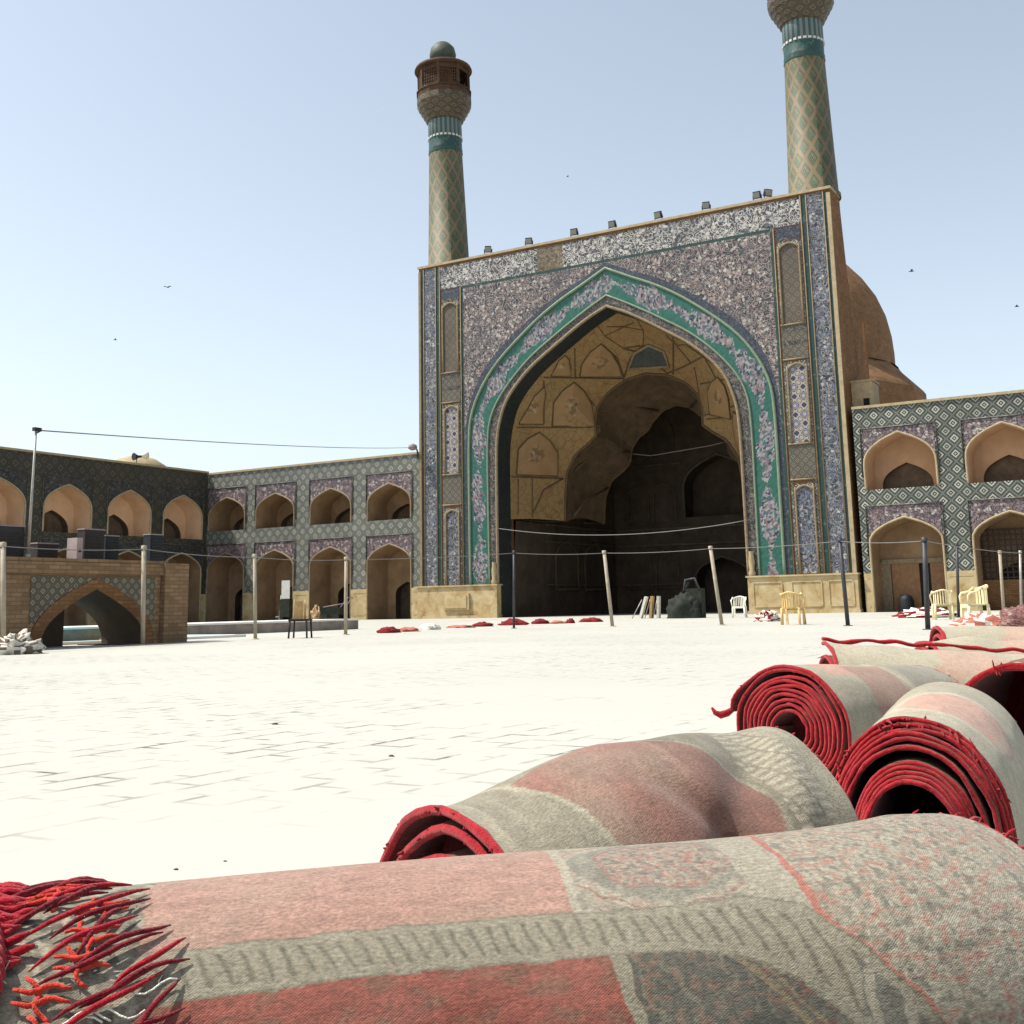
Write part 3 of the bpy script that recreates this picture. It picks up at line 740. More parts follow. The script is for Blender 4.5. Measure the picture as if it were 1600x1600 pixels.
# ------------------------------------------------------------------ floodlights on the portal
def floodlight():
    r = thing('floodlight', '', 'floodlight')
    p = MB(); p.box((0, 0, .06), (.3, .22, .12)); p.tube([(-.22, 0, .1), (-.24, 0, .42)], .025, 5); p.tube([(.22, 0, .1), (.24, 0, .42)], .025, 5); p.build('bracket', M_black, r)
    p = MB(); R = Matrix.Rotation(math.radians(20), 3, 'X')
    p.box((0, 0, .42), (.44, .26, .4), rot=R, taper=.85); p.build('housing', M_darkmetal, r)
    p = MB(); p.box(Vector((0, 0, .42))+R@Vector((0, -.15, 0)), (.36, .03, .3), rot=R); p.build('glass', M_glass, r)
    return r
flx = [-8.07, -5.19, -2.12, .36, 3.23, 6.09, 9.0, 9.6]
fll = ['small floodlight nearest the left minaret on the portal top', 'small floodlight above the patch left of the portal top centre', 'floodlight above the left shoulder of the great arch', 'floodlight right above the tip of the great arch', 'floodlight just right of the arch tip on the portal top', 'floodlight alone halfway between arch tip and right minaret', 'grey floodlight, left one of the close pair by the right minaret', 'black floodlight, right one of the close pair by the right minaret']
fl0 = floodlight()
for i, x in enumerate(flx):
    o = fl0 if i == 0 else copy_tree(fl0)
    o.location = (x, .35, ZT+.14); o.rotation_euler = (0, 0, [.5, .3, .1, 0, -.1, .2, 0, .9][i]); o['label'] = fll[i]; o['group'] = 'floodlights along the portal top'; o['category'] = 'floodlight'

# ------------------------------------------------------------------ arcades
def arcade(name, label, T, centers, hw, ztop, u0, u1, lat, spm, upper, lower, ends, seed=0, ground_doors=True, vault=M_plaster, cut=None, sill=None):
    """two storeys of pointed niches in a tiled wall. upper/lower = (z0, spring, apex)"""
    r = thing(name, label, 'arcade')
    w = MB(); uv_ = None
    def q(pts, uvs, mb): mb.poly([T(*p) for p in pts], uvs)
    cuts = [u0]
    def col(a, b, zlist):      # rectangles of the wall face
        for z0, z1 in zlist: q([(a, 0, z0), (b, 0, z0), (b, 0, z1), (a, 0, z1)], [(a, z0), (b, z0), (b, z1), (a, z1)], w)
    pos = u0
    for c in centers:
        col(pos, c-hw, [(0, ztop)])
        lo = [(max(min(c+u, c+hw), c-hw), z) for u, z in full_arch(small_half(hw, *lower), 4)]
        upc = [(c+u, z) for u, z in full_arch(small_half(hw, *upper), 4)]
        for cv, z1 in ((lo, upper[0]), (upc, ztop)):
            for i in range(len(cv)-1):
                a, b = cv[i], cv[i+1]
                if abs(a[0]-b[0]) < 1e-4: continue
                q([(a[0], 0, a[1]), (b[0], 0, b[1]), (b[0], 0, z1), (a[0], 0, z1)], [a, b, (b[0], z1), (a[0], z1)], w)
        pos = c+hw
    col(pos, u1, [(0, ztop)])
    w.build('tiled_wall', lat, r)
    rng = random.Random(seed)
    for ci, c in enumerate(centers):
        for st, (z0, zs, za) in enumerate((lower, upper)):
            zp = 5.1 if st == 0 else 8.93
            cv = [(c+u, z) for u, z in full_arch(small_half(hw, z0, zs, za), 4)]
            # spandrel sheet and its dark frame
            s = MB()
            for i in range(len(cv)-1):
                a, b = cv[i], cv[i+1]
                if abs(a[0]-b[0]) < 1e-4: continue
                q([(a[0], -.012, a[1]), (b[0], -.012, b[1]), (b[0], -.012, zp), (a[0], -.012, zp)], [a, b, (b[0], zp), (a[0], zp)], s)
            s.build('spandrel', spm, r)
            f = MB(); uo = hw+.1
            f.tube([T(c-uo, -.02, zs-.6), T(c-uo, -.02, zp), T(c+uo, -.02, zp), T(c+uo, -.02, zs-.6)], .055, 4); f.build('panel_border', M_inner, r)
            f = MB(); f.tube([T(u, -.03, z) for u, z in cv], .06, 6); f.build('arch_moulding', M_buffline if lat is M_latb else M_cream, r)
            # the niche: reveal, vault, back wall with a smaller arch
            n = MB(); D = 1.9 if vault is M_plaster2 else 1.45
            back_cv = [(c+(u-c)*.93, z0+(z-z0)*.97) for u, z in cv]
            n.strip([T(u, 0, z) for u, z in cv], [T(u, D, z) for u, z in back_cv], lambda p: (p[0]+p[1], p[2]))
            n.poly([T(c-hw, 0, z0), T(c+hw, 0, z0), T(c+hw, D, z0), T(c-hw, D, z0)])
            if st == 1: i0, ihw, izs, iza = z0, hw*.72, z0+.25, z0+(za-z0)*.5
            else: i0, ihw, izs, iza = z0, hw*.55, zs*.45, zs*.68
            ic = [(c+u, z) for u, z in full_arch(small_half(ihw, i0, izs, iza), 4)]
            q([(c-hw, D, z0), (c-ihw, D, z0), (c-ihw, D, za), (c-hw, D, za)], [(0, 0)]*4, n)
            q([(c+ihw, D, z0), (c+hw, D, z0), (c+hw, D, za), (c+ihw, D, za)], [(0, 0)]*4, n)
            for i in range(len(ic)-1):
                a, b = ic[i], ic[i+1]
                if abs(a[0]-b[0]) < 1e-4: continue
                q([(a[0], D, a[1]), (b[0], D, b[1]), (b[0], D, za), (a[0], D, za)], [(0, 0)]*4, n)
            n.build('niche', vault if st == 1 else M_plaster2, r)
            d = MB(); d.strip([T(u, D, z) for u, z in ic], [T(u, D+.5, z) for u, z in ic], lambda p: (0, 0))
            d.poly([T(c-ihw-.1, D+.5, i0), T(c+ihw+.1, D+.5, i0), T(c+ihw+.1, D+.5, iza+.2), T(c-ihw-.1, D+.5, iza+.2)])
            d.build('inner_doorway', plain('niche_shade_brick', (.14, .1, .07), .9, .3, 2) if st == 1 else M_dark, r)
    # coping
    k = MB(); pts = [T(u0, .55, ztop+.07), T(u1, .55, ztop+.07)]
    P0, P1 = Vector(T(u0, -.08, ztop)), Vector(T(u1, -.08, ztop)); Q0, Q1 = Vector(T(u0, 1.2, ztop)), Vector(T(u1, 1.2, ztop)); Z = Vector((0, 0, .13))
    for f in ([P0, P1, P1+Z, P0+Z], [P0+Z, P1+Z, Q1+Z, Q0+Z], [Q0, Q1, Q1+Z, Q0+Z], [P0, P1, Q1, Q0], [P0, Q0, Q0+Z, P0+Z], [P1, Q1, Q1+Z, P1+Z]): k.poly(f, [(0, 0), (1, 0), (1, 1), (0, 1)])
    k.build('coping', M_cream, r)
    # flat roof and back of the wall
    b = MB()
    b.poly([T(u0, 1.2, ztop-.2), T(u1, 1.2, ztop-.2), T(u1, 9, ztop-.2), T(u0, 9, ztop-.2)]); b.poly([T(u0, 9, 0), T(u1, 9, 0), T(u1, 9, ztop-.2), T(u0, 9, ztop-.2)], [(u0, 0), (u1, 0), (u1, 10), (u0, 10)])
    b.poly([T(u0, 1.2, ztop-.2), T(u1, 1.2, ztop-.2), T(u1, 1.2, ztop), T(u0, 1.2, ztop)])
    for u in (u0, u1): b.poly([T(u, 0, 0), T(u, 9, 0), T(u, 9, ztop-.2), T(u, 1.2, ztop-.2), T(u, 1.2, ztop), T(u, 0, ztop)], [(0, 0), (9, 0), (9, 9.8), (1.2, 9.8), (1.2, 10), (0, 10)])
    b.build('roof', M_buff, r)
    # stone slabs on the piers
    prev = None
    segs = []; pos = u0
    for c in centers: segs.append((pos, c-hw)); pos = c+hw
    segs.append((pos, u1))
    for a, bb in segs:
        if bb-a < .3 or bb-a > 3.5: continue
        p = MB(); A, B = a+.03, bb-.03
        F = [T(A, -.07, .0), T(B, -.07, .0), T(B, -.07, 1.85), T(A, -.07, 1.85)]; K = [T(A, .25, 0), T(B, .25, 0), T(B, .25, 1.85), T(A, .25, 1.85)]
        F = [Vector(x) for x in F]; K = [Vector(x) for x in K]
        p.poly(F, [(0, 0)]*4); p.poly([F[0], K[0], K[3], F[3]], [(0, 0)]*4); p.poly([F[1], K[1], K[2], F[2]], [(0, 0)]*4); p.poly([F[3], F[2], K[2], K[3]], [(0, 0)]*4)
        m_ = (A+B)/2; hwid = (B-A)/2-.12
        for zz in (.25, 1.6): p.poly([T(m_-hwid, -.085, zz), T(m_+hwid, -.085, zz), T(m_+hwid, -.085, zz+.08), T(m_-hwid, -.085, zz+.08)], [(0, 0)]*4)
        p.build('stone_slab', M_plinth, r)
    return r
M_plasterr = plain('sand_plaster', (.44, .28, .17), .9, .12, 1.3)
UP = (6.03, 7.05, 8.27); LO = (0.0, 3.35, 4.55)
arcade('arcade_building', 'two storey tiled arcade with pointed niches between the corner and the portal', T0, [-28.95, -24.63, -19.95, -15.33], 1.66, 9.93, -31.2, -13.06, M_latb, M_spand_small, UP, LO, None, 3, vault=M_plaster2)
TS = lambda u, d, z: (-30.8-d, u, z)
arcade('side_arcade', 'shaded arcade along the left side of the court, dark green tiles and peach niches', TS, [-29.9, -25.3, -20.7, -16.1, -11.4, -6.7, -2.2], 1.72, 10.05, -33, .0, tile_lattice('lattice_tile_shaded_wall', (.11, .10, .075), (.25, .23, .17), (.035, .038, .03), .55, (.12, .12, .09)), tile_speckle('side_spandrel_tile', [(3, (.12, .115, .1)), (3, (.04, .045, .04)), (1, (.26, .25, .21))], 5), (5.5, 6.9, 8.38), LO, None, 4)
TR = lambda u, d, z: (u, d+.02, z)
arcade('arcade_building', 'arcade wing right of the portal with bold green and white diamond tiles', TR, [15.42, 20.17, 24.92], 1.7, 9.95, 13.3, 30, M_lat, M_spand_small, (5.9, 7.1, 8.65), (0, 3.25, 4.5), None, 5, vault=M_plasterr)
# doors inside the right wing's ground floor
dr = thing('wooden_doorway', 'brown wooden doors with a black opening inside the right wing ground arch', 'doorway', (15.4, 1.36, 0))
m = MB(); m.box((-.4, 0, 1.15), (1.3, .08, 2.3)); m.box((1.15, 0, 1.15), (.75, .08, 2.3)); m.build('door_leaf', M_wood, dr)
m = MB(); m.box((0, .03, 2.42), (3.0, .14, .22)); m.box((-1.35, .03, 1.2), (.5, .1, 2.4)); m.build('frame', M_buffline, dr)
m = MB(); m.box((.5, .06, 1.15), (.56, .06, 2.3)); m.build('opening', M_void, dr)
# brick screen in the second ground arch
scb = thing('brick_screen', 'dark openwork brick screen inside the right edge ground arch', 'screen', (20.17, 1.2, 0))
m = MB(); m.box((0, 0, .7), (3.2, .12, 1.4)); m.build('base', M_brick, scb)
m = MB()
for i in range(13): m.box((-1.5+i*.25, 0, 2.6), (.06, .08, 2.4))
for i in range(10): m.box((0, .0, 1.5+i*.25), (3.2, .09, .06))
m.build('lattice', M_darkcase, scb)

# ------------------------------------------------------------------ dome behind
dm = thing('brick_dome', 'large plain orange brick dome rising behind the right of the portal', 'dome', (0, 31, 0))
m = MB(); m.lathe([(9.1, 18.0), (8.85, 18.2), (8.85, 19.2), (8.75, 20.6), (8.45, 22.2), (7.85, 23.8), (7.0, 25.2), (5.9, 26.5), (4.4, 28.1), (2.4, 29.4), (0, 30.2)], n=64); m.build('dome_shell', M_domebrick, dm)
m = MB(); m.lathe([(10.9, 0), (10.9, 15.9), (10.7, 16.2), (9.3, 17.7), (9.1, 18.0)], n=16, sm=False, a0=math.pi/16); m.build('drum', M_domebrick, dm)
tk = thing('roof_turret', 'small pale brick roof turret with a dark doorway beside the dome', 'turret', (13.55, 2.0, 9.75))
m = MB(); m.box((0, 0, .9), (1.05, 1.4, 1.8)); m.build('wall', M_cream, tk)
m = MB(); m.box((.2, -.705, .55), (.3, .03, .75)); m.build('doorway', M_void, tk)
m = MB(); m.box((0, 0, 1.84), (1.15, 1.5, .1)); m.build('roof', M_cream, tk)
sd = thing('small_roof_dome', 'low pale dome on the roof of the left arcade', 'dome', (-34.5, -3.0, 9.6))
m = MB(); m.lathe([(2.1, 0), (2.1, .6), (1.9, 1.0), (1.3, 1.4), (.6, 1.62), (0, 1.7)], n=32); m.build('shell', M_cream, sd)
hs = thing('horn_loudspeaker', 'small black and cream horn loudspeaker on the left arcade roof', 'loudspeaker', (-31.6, -5.6, 10.1))
m = MB(); m.tube([(0, 0, 0), (0, 0, .55)], .04, 6); m.build('stand', M_metal, hs)
m = MB(); m.tube([(0, -.25, .6), (.05, .05, .62), (.1, .3, .66)], [.26, .1, .07], 10); m.build('horn', M_black, hs)
m = MB(); m.tube([(.05, .35, .72), (.1, .75, .78)], [.1, .28], 10); m.build('second_horn', M_plasticw, hs)

# ------------------------------------------------------------------ pool platform, water, bridge
pf = MB(); pf.box((3.0, -38.0, .14), (2.6, 20.0, .28)); pf.box((3.0, -38.0, .3), (2.68, 20.06, .05), mi=1)
tag(pf.build('stone_platform', [M_platstone, M_poolwhite]), 'low grey stone platform with white top running beside the pool', 'platform')
def water_mat():
    N = NT('pool_water', .06, .5); o = N.obj(); N.b.inputs['IOR'].default_value = 1.33
    N.col(N.ramp(N.noise(o, 1.2, 3, .6), [(.3, (.10, .50, .56)), (.7, (.2, .62, .66))])); N.bump(N.noise(o, 9, 3, .5), .1, .01); return N.m
wa = MB(); wa.poly([(4.4, -47, .012), (6.9, -47, .012), (6.9, -36.2, .012), (4.4, -36.2, .012)]); tag(wa.build('pool_water', water_mat()), kind='structure')
kb = MB(); kb.box((7.0, -41.6, .03), (.25, 10.9, .06)); kb.box((5.7, -36.15, .03), (2.8, .25, .06)); tag(kb.build('pool_kerb', M_poolwhite), kind='structure')
br = thing('pool_bridge', 'low brown brick bridge with a pointed arch and tile spandrels over the pool edge', 'bridge', (8.9, 0, 0))
TB = lambda u, d, z: (-d, u, z)
bw = MB(); acv = [(-42.15+u, z) for u, z in full_arch([(1.24, 0), (1.22, .2), (1.08, .45), (.8, .68), (.42, .9), (0, 1.1)], 4)]
ZB = 1.62
def bq(pts, mb): mb.poly([TB(*p) for p in pts], [(p[0], p[2]) if i >= 0 else 0 for i, p in enumerate(pts)])
for d in (0, 1.25):
    bq([(-46.5, d, 0), (-43.39, d, 0), (-43.39, d, ZB), (-46.5, d, ZB)], bw); bq([(-40.91, d, 0), (-40.5, d, 0), (-40.5, d, ZB), (-40.91, d, ZB)], bw)
    for i in range(len(acv)-1):
        a, b = acv[i], acv[i+1]; bq([(a[0], d, a[1]), (b[0], d, b[1]), (b[0], d, ZB), (a[0], d, ZB)], bw)
bq([(-40.5, 0, 0), (-40.5, 1.25, 0), (-40.5, 1.25, ZB), (-40.5, 0, ZB)], bw); bq([(-46.5, 0, ZB), (-40.5, 0, ZB), (-40.5, 1.25, ZB), (-46.5, 1.25, ZB)], bw)
bw.build('wall', M_buff, br)
v = MB(); v.strip([TB(u, 0, z) for u, z in acv], [TB(u, 1.25, z) for u, z in acv], lambda p: (p[0], p[2])); v.box((-1.1, -42.75, .5), (.2, 1.35, 1.1)); v.build('arch_vault', M_dark, br)
oc = [(-42.15+u, z) for u, z in full_arch([(1.5, 0), (1.47, .25), (1.3, .55), (.97, .84), (.52, 1.1), (0, 1.32)], 4)]
v = MB()
for i in range(len(oc)-1): bq([(oc[i][0], -.03, oc[i][1]), (oc[i+1][0], -.03, oc[i+1][1]), (acv[i+1][0], -.03, acv[i+1][1]), (acv[i][0], -.03, acv[i][1])], v)
v.strip([TB(u, -.03, z) for u, z in acv], [TB(u, .0, z) for u, z in acv], lambda p: (0, 0)); v.strip([TB(u, -.03, z) for u, z in oc], [TB(u, .0, z) for u, z in oc], lambda p: (0, 0))
v.build('arch_ring', M_brick, br)
v = MB()
for i in range(len(oc)-1): bq([(oc[i][0], -.012, max(oc[i][1], .45)), (oc[i+1][0], -.012, max(oc[i+1][1], .45)), (oc[i+1][0], -.012, 1.34), (oc[i][0], -.012, 1.34)], v)
v.build('tile_spandrel', tile_lattice('bridge_spandrel_tile', (.16, .13, .085), (.75, .66, .46), (.05, .045, .035), .15), br)
v = MB(); v.box((.02, -43.4, 1.5), (.12, 6.1, .22)); v.box((-.6, -43.4, 1.65), (1.3, 6.1, .07)); v.build('coping', M_buff, br)
v = MB(); v.box((-.5, -40.16, .82), (1.25, .66, 1.64)); v.build('end_pier', M_buff, br)
v = MB(); v.box((-.62, -41.2, .01), (1.3, .6, .02)); v.build('footing', M_dark, br)
pb = at(180, 1000, 2, 0)
sb = thing('stone_block', 'cream square stone block standing on the pool side, seen through the bridge arch', 'block', (5.05, -38.15, .0), .35)
m = MB(); m.box((0, 0, .33), (.6, .6, .62)); m.build('body', M_plinth, sb); m = MB(); m.box((0, 0, .67), (.5, .5, .06)); m.box((0, 0, .02), (.72, .72, .04)); m.build('cap', M_cream, sb)
# things on the bridge
def cooler(px0, px1, ptop, x, label, m1, m2, depth=.22, dial=False, zb=1.685):
    a = at(px0, 870, 0, x); b = at(px1, 870, 0, x); zt = at((px0+px1)/2, ptop, 0, x)[2]
    w = b[1]-a[1]; h = zt-zb
    r = thing('air_cooler', label, 'cooler', (x, (a[1]+b[1])/2, zb), 0, 'boxes standing on the bridge')
    m = MB(); m.box((-depth/2, 0, h/2), (depth, w, h)); m.build('casing', m1, r)
    m = MB()
    for k in range(7): m.box((.008, 0, h*(.2+.1*k)), (.014, w*.8, h*.03))
    m.build('louvre', m2, r)
    m = MB(); m.box((-depth/2, 0, h+.012), (depth*1.06, w*1.06, .024)); m.build('lid', M_grey, r)
    return r
cooler(131, 162, 828, 8.1, 'dark box cooler directly right of the grey panel on the bridge', M_darkcase, M_black)
cooler(164, 185, 838, 7.9, 'dark blue box standing right of the brown cooler on the bridge', M_bluecase, M_black)
cooler(234, 254, 836, 7.8, 'dark cooler box nearest the right end of the bridge', M_bluecase, M_black)
cooler(58, 90, 850, 7.9, 'low dark box just right of the tall lamp pole on the bridge', M_darkcase, M_black)
cooler(-18, 36, 822, 8.2, 'big black box with pale lid at the left edge of the bridge', M_black, M_darkcase)
sp_ = thing('speaker_cabinet', 'narrow pinkish grey cabinet with a black round hole on the bridge', 'cabinet', (8.25, at(124, 870, 0, 8.25)[1], 1.685))
m = MB(); m.box((-.15, 0, .23), (.3, .14, .46)); m.build('body', plain('pinkish_grey_panel', (.34, .27, .26), .7, .12, 5), sp_)
m = MB(); m.tube([(0, .0, .2), (.012, .0, .2)], .035, 14); m.build('speaker_hole', M_black, sp_)
tp = thing('lamp_pole', 'tall thin grey lamp pole standing on the left end of the bridge', 'pole', (8.3, -43.29, 1.68))
m = MB(); m.tube([(0, 0, 0), (0, .03, 2.55)], [.03, .02], 8); m.tube([(0, 0, 0), (0, 0, .1)], .05, 8); m.build('shaft', M_metal, tp)
m = MB(); m.box((0, .05, 2.53), (.08, .16, .07)); m.tube([(0, .03, 2.45), (0, .15, 2.52)], .015, 6); m.build('lamp_head', M_black, tp)

# ------------------------------------------------------------------ poles and wires of the shade net
polespec = [(223, 1008, 225, 855, M_rust, .045, 'pale pole in front of the right end of the brick bridge'),
 (399, 999, 398, 868, M_rust, .04, 'pale pole in front of the left wing, left of the small wooden chair'),
 (540, 992, 541, 872, M_rust, .045, 'pale pole in front of the middle ground arch of the left wing'),
 (803, 982, 803, 862, M_darkmetal, .035, 'dark pole before the left inner edge of the great arch'),
 (957, 979, 944, 862, M_rust, .05, 'leaning pale pole in the middle of the great arch'),
 (1128, 977, 1110, 855, M_rust, .05, 'leaning pale pole near the right side of the great arch'),
 (1325, 978, 1312, 843, M_darkmetal, .05, 'dark leaning pole in front of the right plinth'),
 (1450, 984, 1444, 842, M_darkmetal, .05, 'dark pole before the ground arch with wooden doors'),
 (1498, 965, 1495, 850, M_darkmetal, .045, 'dark pole against the tiled pier behind the cream armchair'),
 (1569, 966, 1562, 862, M_rust, .045, 'pale pole right of the cream armchair near the picture edge'),
 (1596, 966, 1594, 862, M_metal, .035, 'thin grey pole at the right picture edge'),
 (5, 1020, 5, 850, M_rust, .045, 'pale pole at the left picture edge before the bridge')]
tops = {}
for bx, by, tx, ty, mt, rr, lab in polespec:
    b = at(bx, by, 2, 0.0); t = at(tx, ty, 1, b[1])
    r = thing('net_pole', lab, 'pole', b, 0, 'poles carrying the wires round the court')
    v = Vector(t-b)
    m = MB(); m.tube([(0, 0, 0), v*.5, v], rr, 10); m.build('shaft', mt, r)
    m = MB(); m.lathe([(rr*2.2, 0), (rr*2.2, .012), (rr*1.3, .02)], n=12); m.lathe([(rr*1.25, v.z-.05), (rr*1.25, v.z+.03), (0, v.z+.04)], (v.x, v.y, 0), 10); m.build('fitting', mt, r)
    tops[bx] = Vector(b)+v
def wire(a, b, label, sag=.06, r=.012, n=16):
    m = MB(); a, b = Vector(a), Vector(b)
    m.tube([a.lerp(b, k/n)-Vector((0, 0, sag*4*(k/n)*(1-k/n))) for k in range(n+1)], r, 5)
    tag(m.build('wire', M_wire), label, 'wire', 'wires strung across the court')
L = [5, 223, 399, 540, 803, 957, 1128, 1325, 1450, 1596]
names = ['the two poles before the bridge', 'the bridge pole and the pole left of the chair', 'the two poles before the left wing', 'the left wing and the dark great arch pole', 'the dark and the leaning pole in the great arch', 'the two leaning poles at the great arch', 'the great arch and the right plinth pole', 'the right plinth and the wooden doors', 'the wooden doors and the right picture edge']
for i in range(len(L)-1): wire(tops[L[i]]-Vector((0, 0, .04)), tops[L[i+1]]-Vector((0, 0, .04)), 'thin pale wire between '+names[i], .04, .009)
wire(at(780, 826, 1, -22), at(1172, 812, 1, -22), 'second higher grey wire sagging across the great arch', .35, .013)
a = at(62, 673, 0, 8.3); b = at(652, 699, 1, -.3)
wire((8.3, -43.15, 4.2), b, 'long wire from the lamp pole top to the portal left edge', .16, .014, 24)
hk = thing('wall_lamp', 'small dark lamp bracket at the portal left edge above the arcade roof', 'lamp', (-13.05, -.12, 9.6))
m = MB(); m.tube([(0, 0, 0), (0, -.1, .55), (-.05, -.5, .75)], .05, 6); m.build('bracket', M_darkmetal, hk); m = MB(); m.lathe([(.12, 0), (.28, .1), (.25, .3), (.1, .38)], (-.05, -.5, .5), 12); m.build('shade', M_grey, hk)
# light cable with a bulb across the iwan
cb = MB(); cb.tube([(-7.3, 9.8, 10.8), (-2, 9.9, 9.9), (2, 9.9, 10.2), (7.3, 9.9, 11.0)], .03, 5)
tag(cb.build('hanging_cable', M_grey), 'pale cable hung across the dark upper hall of the great arch', 'cable')

# ------------------------------------------------------------------ chairs
def plastic_chair(pos, rz, label, mat, s=1.0, group='plastic chairs about the court'):
    r = thing('plastic_chair', label, 'chair', pos, rz, group); r.scale = (s, s, s)
    m = MB(); m.box((0, 0, .43), (.46, .44, .03)); m.box((0, -.215, .405), (.44, .02, .07)); m.build('seat', mat, r)
    m = MB(); n = 9
    for k in range(n):          # curved slatted back, fronts towards -y
        a = math.radians(-62+124*k/(n-1)); x, y = .27*math.sin(a), .02+.24*math.cos(a)
        m.box((x*.98, y, .62), (.035, .018, .36), -a)
    pts = [(.27*math.sin(math.radians(t))*1.02, .03+.25*math.cos(math.radians(t)), .84-.0012*abs(t)) for t in range(-75, 76, 10)]
    m.tube(pts, .026, 8); m.build('backrest', mat, r)
    for sx in (-1, 1):
        m = MB(); m.tube([(sx*.265, .1, .8), (sx*.285, -.02, .71), (sx*.285, -.18, .68), (sx*.27, -.22, .62), (sx*.24, -.22, .43)], [.026, .024, .026, .024, .022], 8); m.build('armrest', mat, r)
        for sy in (-1, 1):
            m = MB(); m.box((sx*.225, sy*.2, .215), (.05, .05, .43)); m.tube([(sx*.225, sy*.2, .43), (sx*.25, sy*.235, 0)], [.035, .022], 8); m.build('leg', mat, r)
    return r
p = at(1526, 976, 2, 0); plastic_chair(p, math.radians(-62), 'cream plastic armchair nearest the right carpets, seen from its side', M_plastic, 1.04)
p = at(1474, 968, 2, 0); plastic_chair(p, math.radians(200), 'cream plastic armchair behind, against the right wing pier', M_plastic)
p = at(1240, 976, 2, 0); plastic_chair(p, math.radians(180), 'tan plastic armchair in front of the right stone plinth', M_plastictan)
p = at(1156, 965, 2, 0); plastic_chair(p, math.radians(10), 'small white plastic chair left of the right stone plinth', M_plasticw)
# leaning boards
p = at(1019, 966, 2, 0)
lb = thing('folded_table', 'folded pale tables leaning together before the dark hall', 'folding table', p, .3)
for k, (dx, ln, mt) in enumerate(((-.35, .3, M_plasticw), (.0, .1, M_chairwood), (.3, .04, M_palecloth))):
    m = MB(); m.box((dx, 0, .46), (.1, .7, .95), rot=Matrix.Rotation(ln, 3, 'Y')); m.build('table_leaf', mt, lb)
    m = MB(); m.tube([(dx-.18-ln, -.3, 0), (dx-.02, -.3, .8)], .02, 6); m.build('leg', M_metal, lb)
# wooden chair at left
p = at(469, 997, 2, 0)
wc = thing('wooden_chair', 'small old wooden chair with dark legs before the left wing platform', 'chair', p, math.radians(25))
m = MB(); m.box((0, 0, .4), (.44, .42, .05)); m.build('seat', M_darkcase, wc)
for sx in (-1, 1):
    for sy in (-1, 1):
        m = MB(); m.tube([(sx*.19, sy*.18, .4), (sx*.21, sy*.2, 0)], .022, 6); m.build('leg', M_black, wc)
m = MB(); m.box((-.1, .19, .62), (.2, .03, .4)); m.tube([(-.2, .2, .4), (-.2, .22, .86)], .02, 6); m.tube([(.05, .2, .4), (.05, .22, .86)], .02, 6); m.build('backrest', M_chairwood, wc)

# ------------------------------------------------------------------ lumpy things
def lump(name, label, cat, pos, size, mats, seed=1, amp=.3, freq=3.0, rz=0.0, group=None, nu=28, nv=14, flat=1.0, parts=None):
    r = thing(name, label, cat, pos, rz, group)
    m = MB(); V = []
    for j in range(nv+1):
        th = (math.pi/2)*j/nv
        row = []
        for i in range(nu):
            ph = 2*math.pi*i/nu
            d = Vector((math.cos(ph)*math.cos(th), math.sin(ph)*math.cos(th), math.sin(th)**flat))
            k = 1+amp*noise.fractal(d*freq+Vector((seed*7.1, seed, 0)), .6, 2.1, 4)
            row.append(m.vert((d.x*k*size[0], d.y*k*size[1], max(0, d.z*k*size[2])), (i/nu, j/nv)))
        V.append(row)
    for j in range(nv):
        for i in range(nu):
            i2 = (i+1) % nu; c = noise.noise(Vector((i*.6, j*.7, seed*3.3)))
            m.face((V[j][i], V[j][i2], V[j+1][i2], V[j+1][i]), (0 if c > -.05 else 1) if len(mats) > 1 else 0, True)
    m.build('cover', mats, r)
    return r
lump('cloth_bundle', 'crumpled white and brown cloth bundle at the left foot of the bridge', 'bundle', at(22, 1022, 2, 0), (.42, .4, .3), [M_palecloth, plain('brown_sacking', (.13, .1, .08), .9, .4, 5)], 3, .45, 3.2)
tl = lump('covered_machine', 'dark machine under a green tarpaulin before the black hall', 'machine', at(1070, 966, 2, 0), (.78, .6, .95), [M_tarp], 5, .22, 2.0, flat=.6)
m = MB(); m.tube([(.0, 0, 1.0), (.1, 0, 1.55), (.5, 0, 1.62), (.7, 0, 1.15)], .05, 6); m.tube([(.0, 0, 1.1), (.2, .1, 1.5)], .07, 6); m.build('handle', M_darkmetal, tl)
m = MB(); m.box((.42, .2, .6), (.7, .45, 1.2)); m.build('body', M_tarp, tl)
lump('plastic_bag', 'teal plastic bag lying at the right foot of the bridge', 'bag', at(262, 1003, 2, 0)+np.array([0.1, 0, 0]), (.3, .3, .16), [M_teal, M_black], 8, .4)
lump('striped_ball_bag', 'small red and white cloth bag before the right stone plinth', 'bag', at(1200, 971, 2, 0), (.4, .3, .3), [M_palecloth, M_redcloth], 11, .35)
lump('red_cloth_heap', 'low dark red heap with white cloth before the wooden doors', 'cloth heap', at(1446, 965, 2, 0), (.95, .5, .3), [M_redcloth, M_plasticw], 12, .3)
lump('carpet_bundle', 'bundle of red patterned carpets at the right picture edge', 'bundle', at(1592, 985, 2, 0), (.36, .4, .42), [M_brickredbundle], 14, .2, 2.5, flat=.7)
lump('pink_carpet_bundle', 'small flat pink folded carpet beside the cream armchair', 'bundle', at(1545, 985, 2, 0), (.7, .4, .28), [M_pinkcloth, M_palecloth], 15, .3)
lump('black_barrel', 'rounded dark blue drum before the brown door of the right wing', 'drum', (15.05, .75, 0), (.36, .36, .85), [M_bluecase], 16, .06, 1.5, flat=.5)
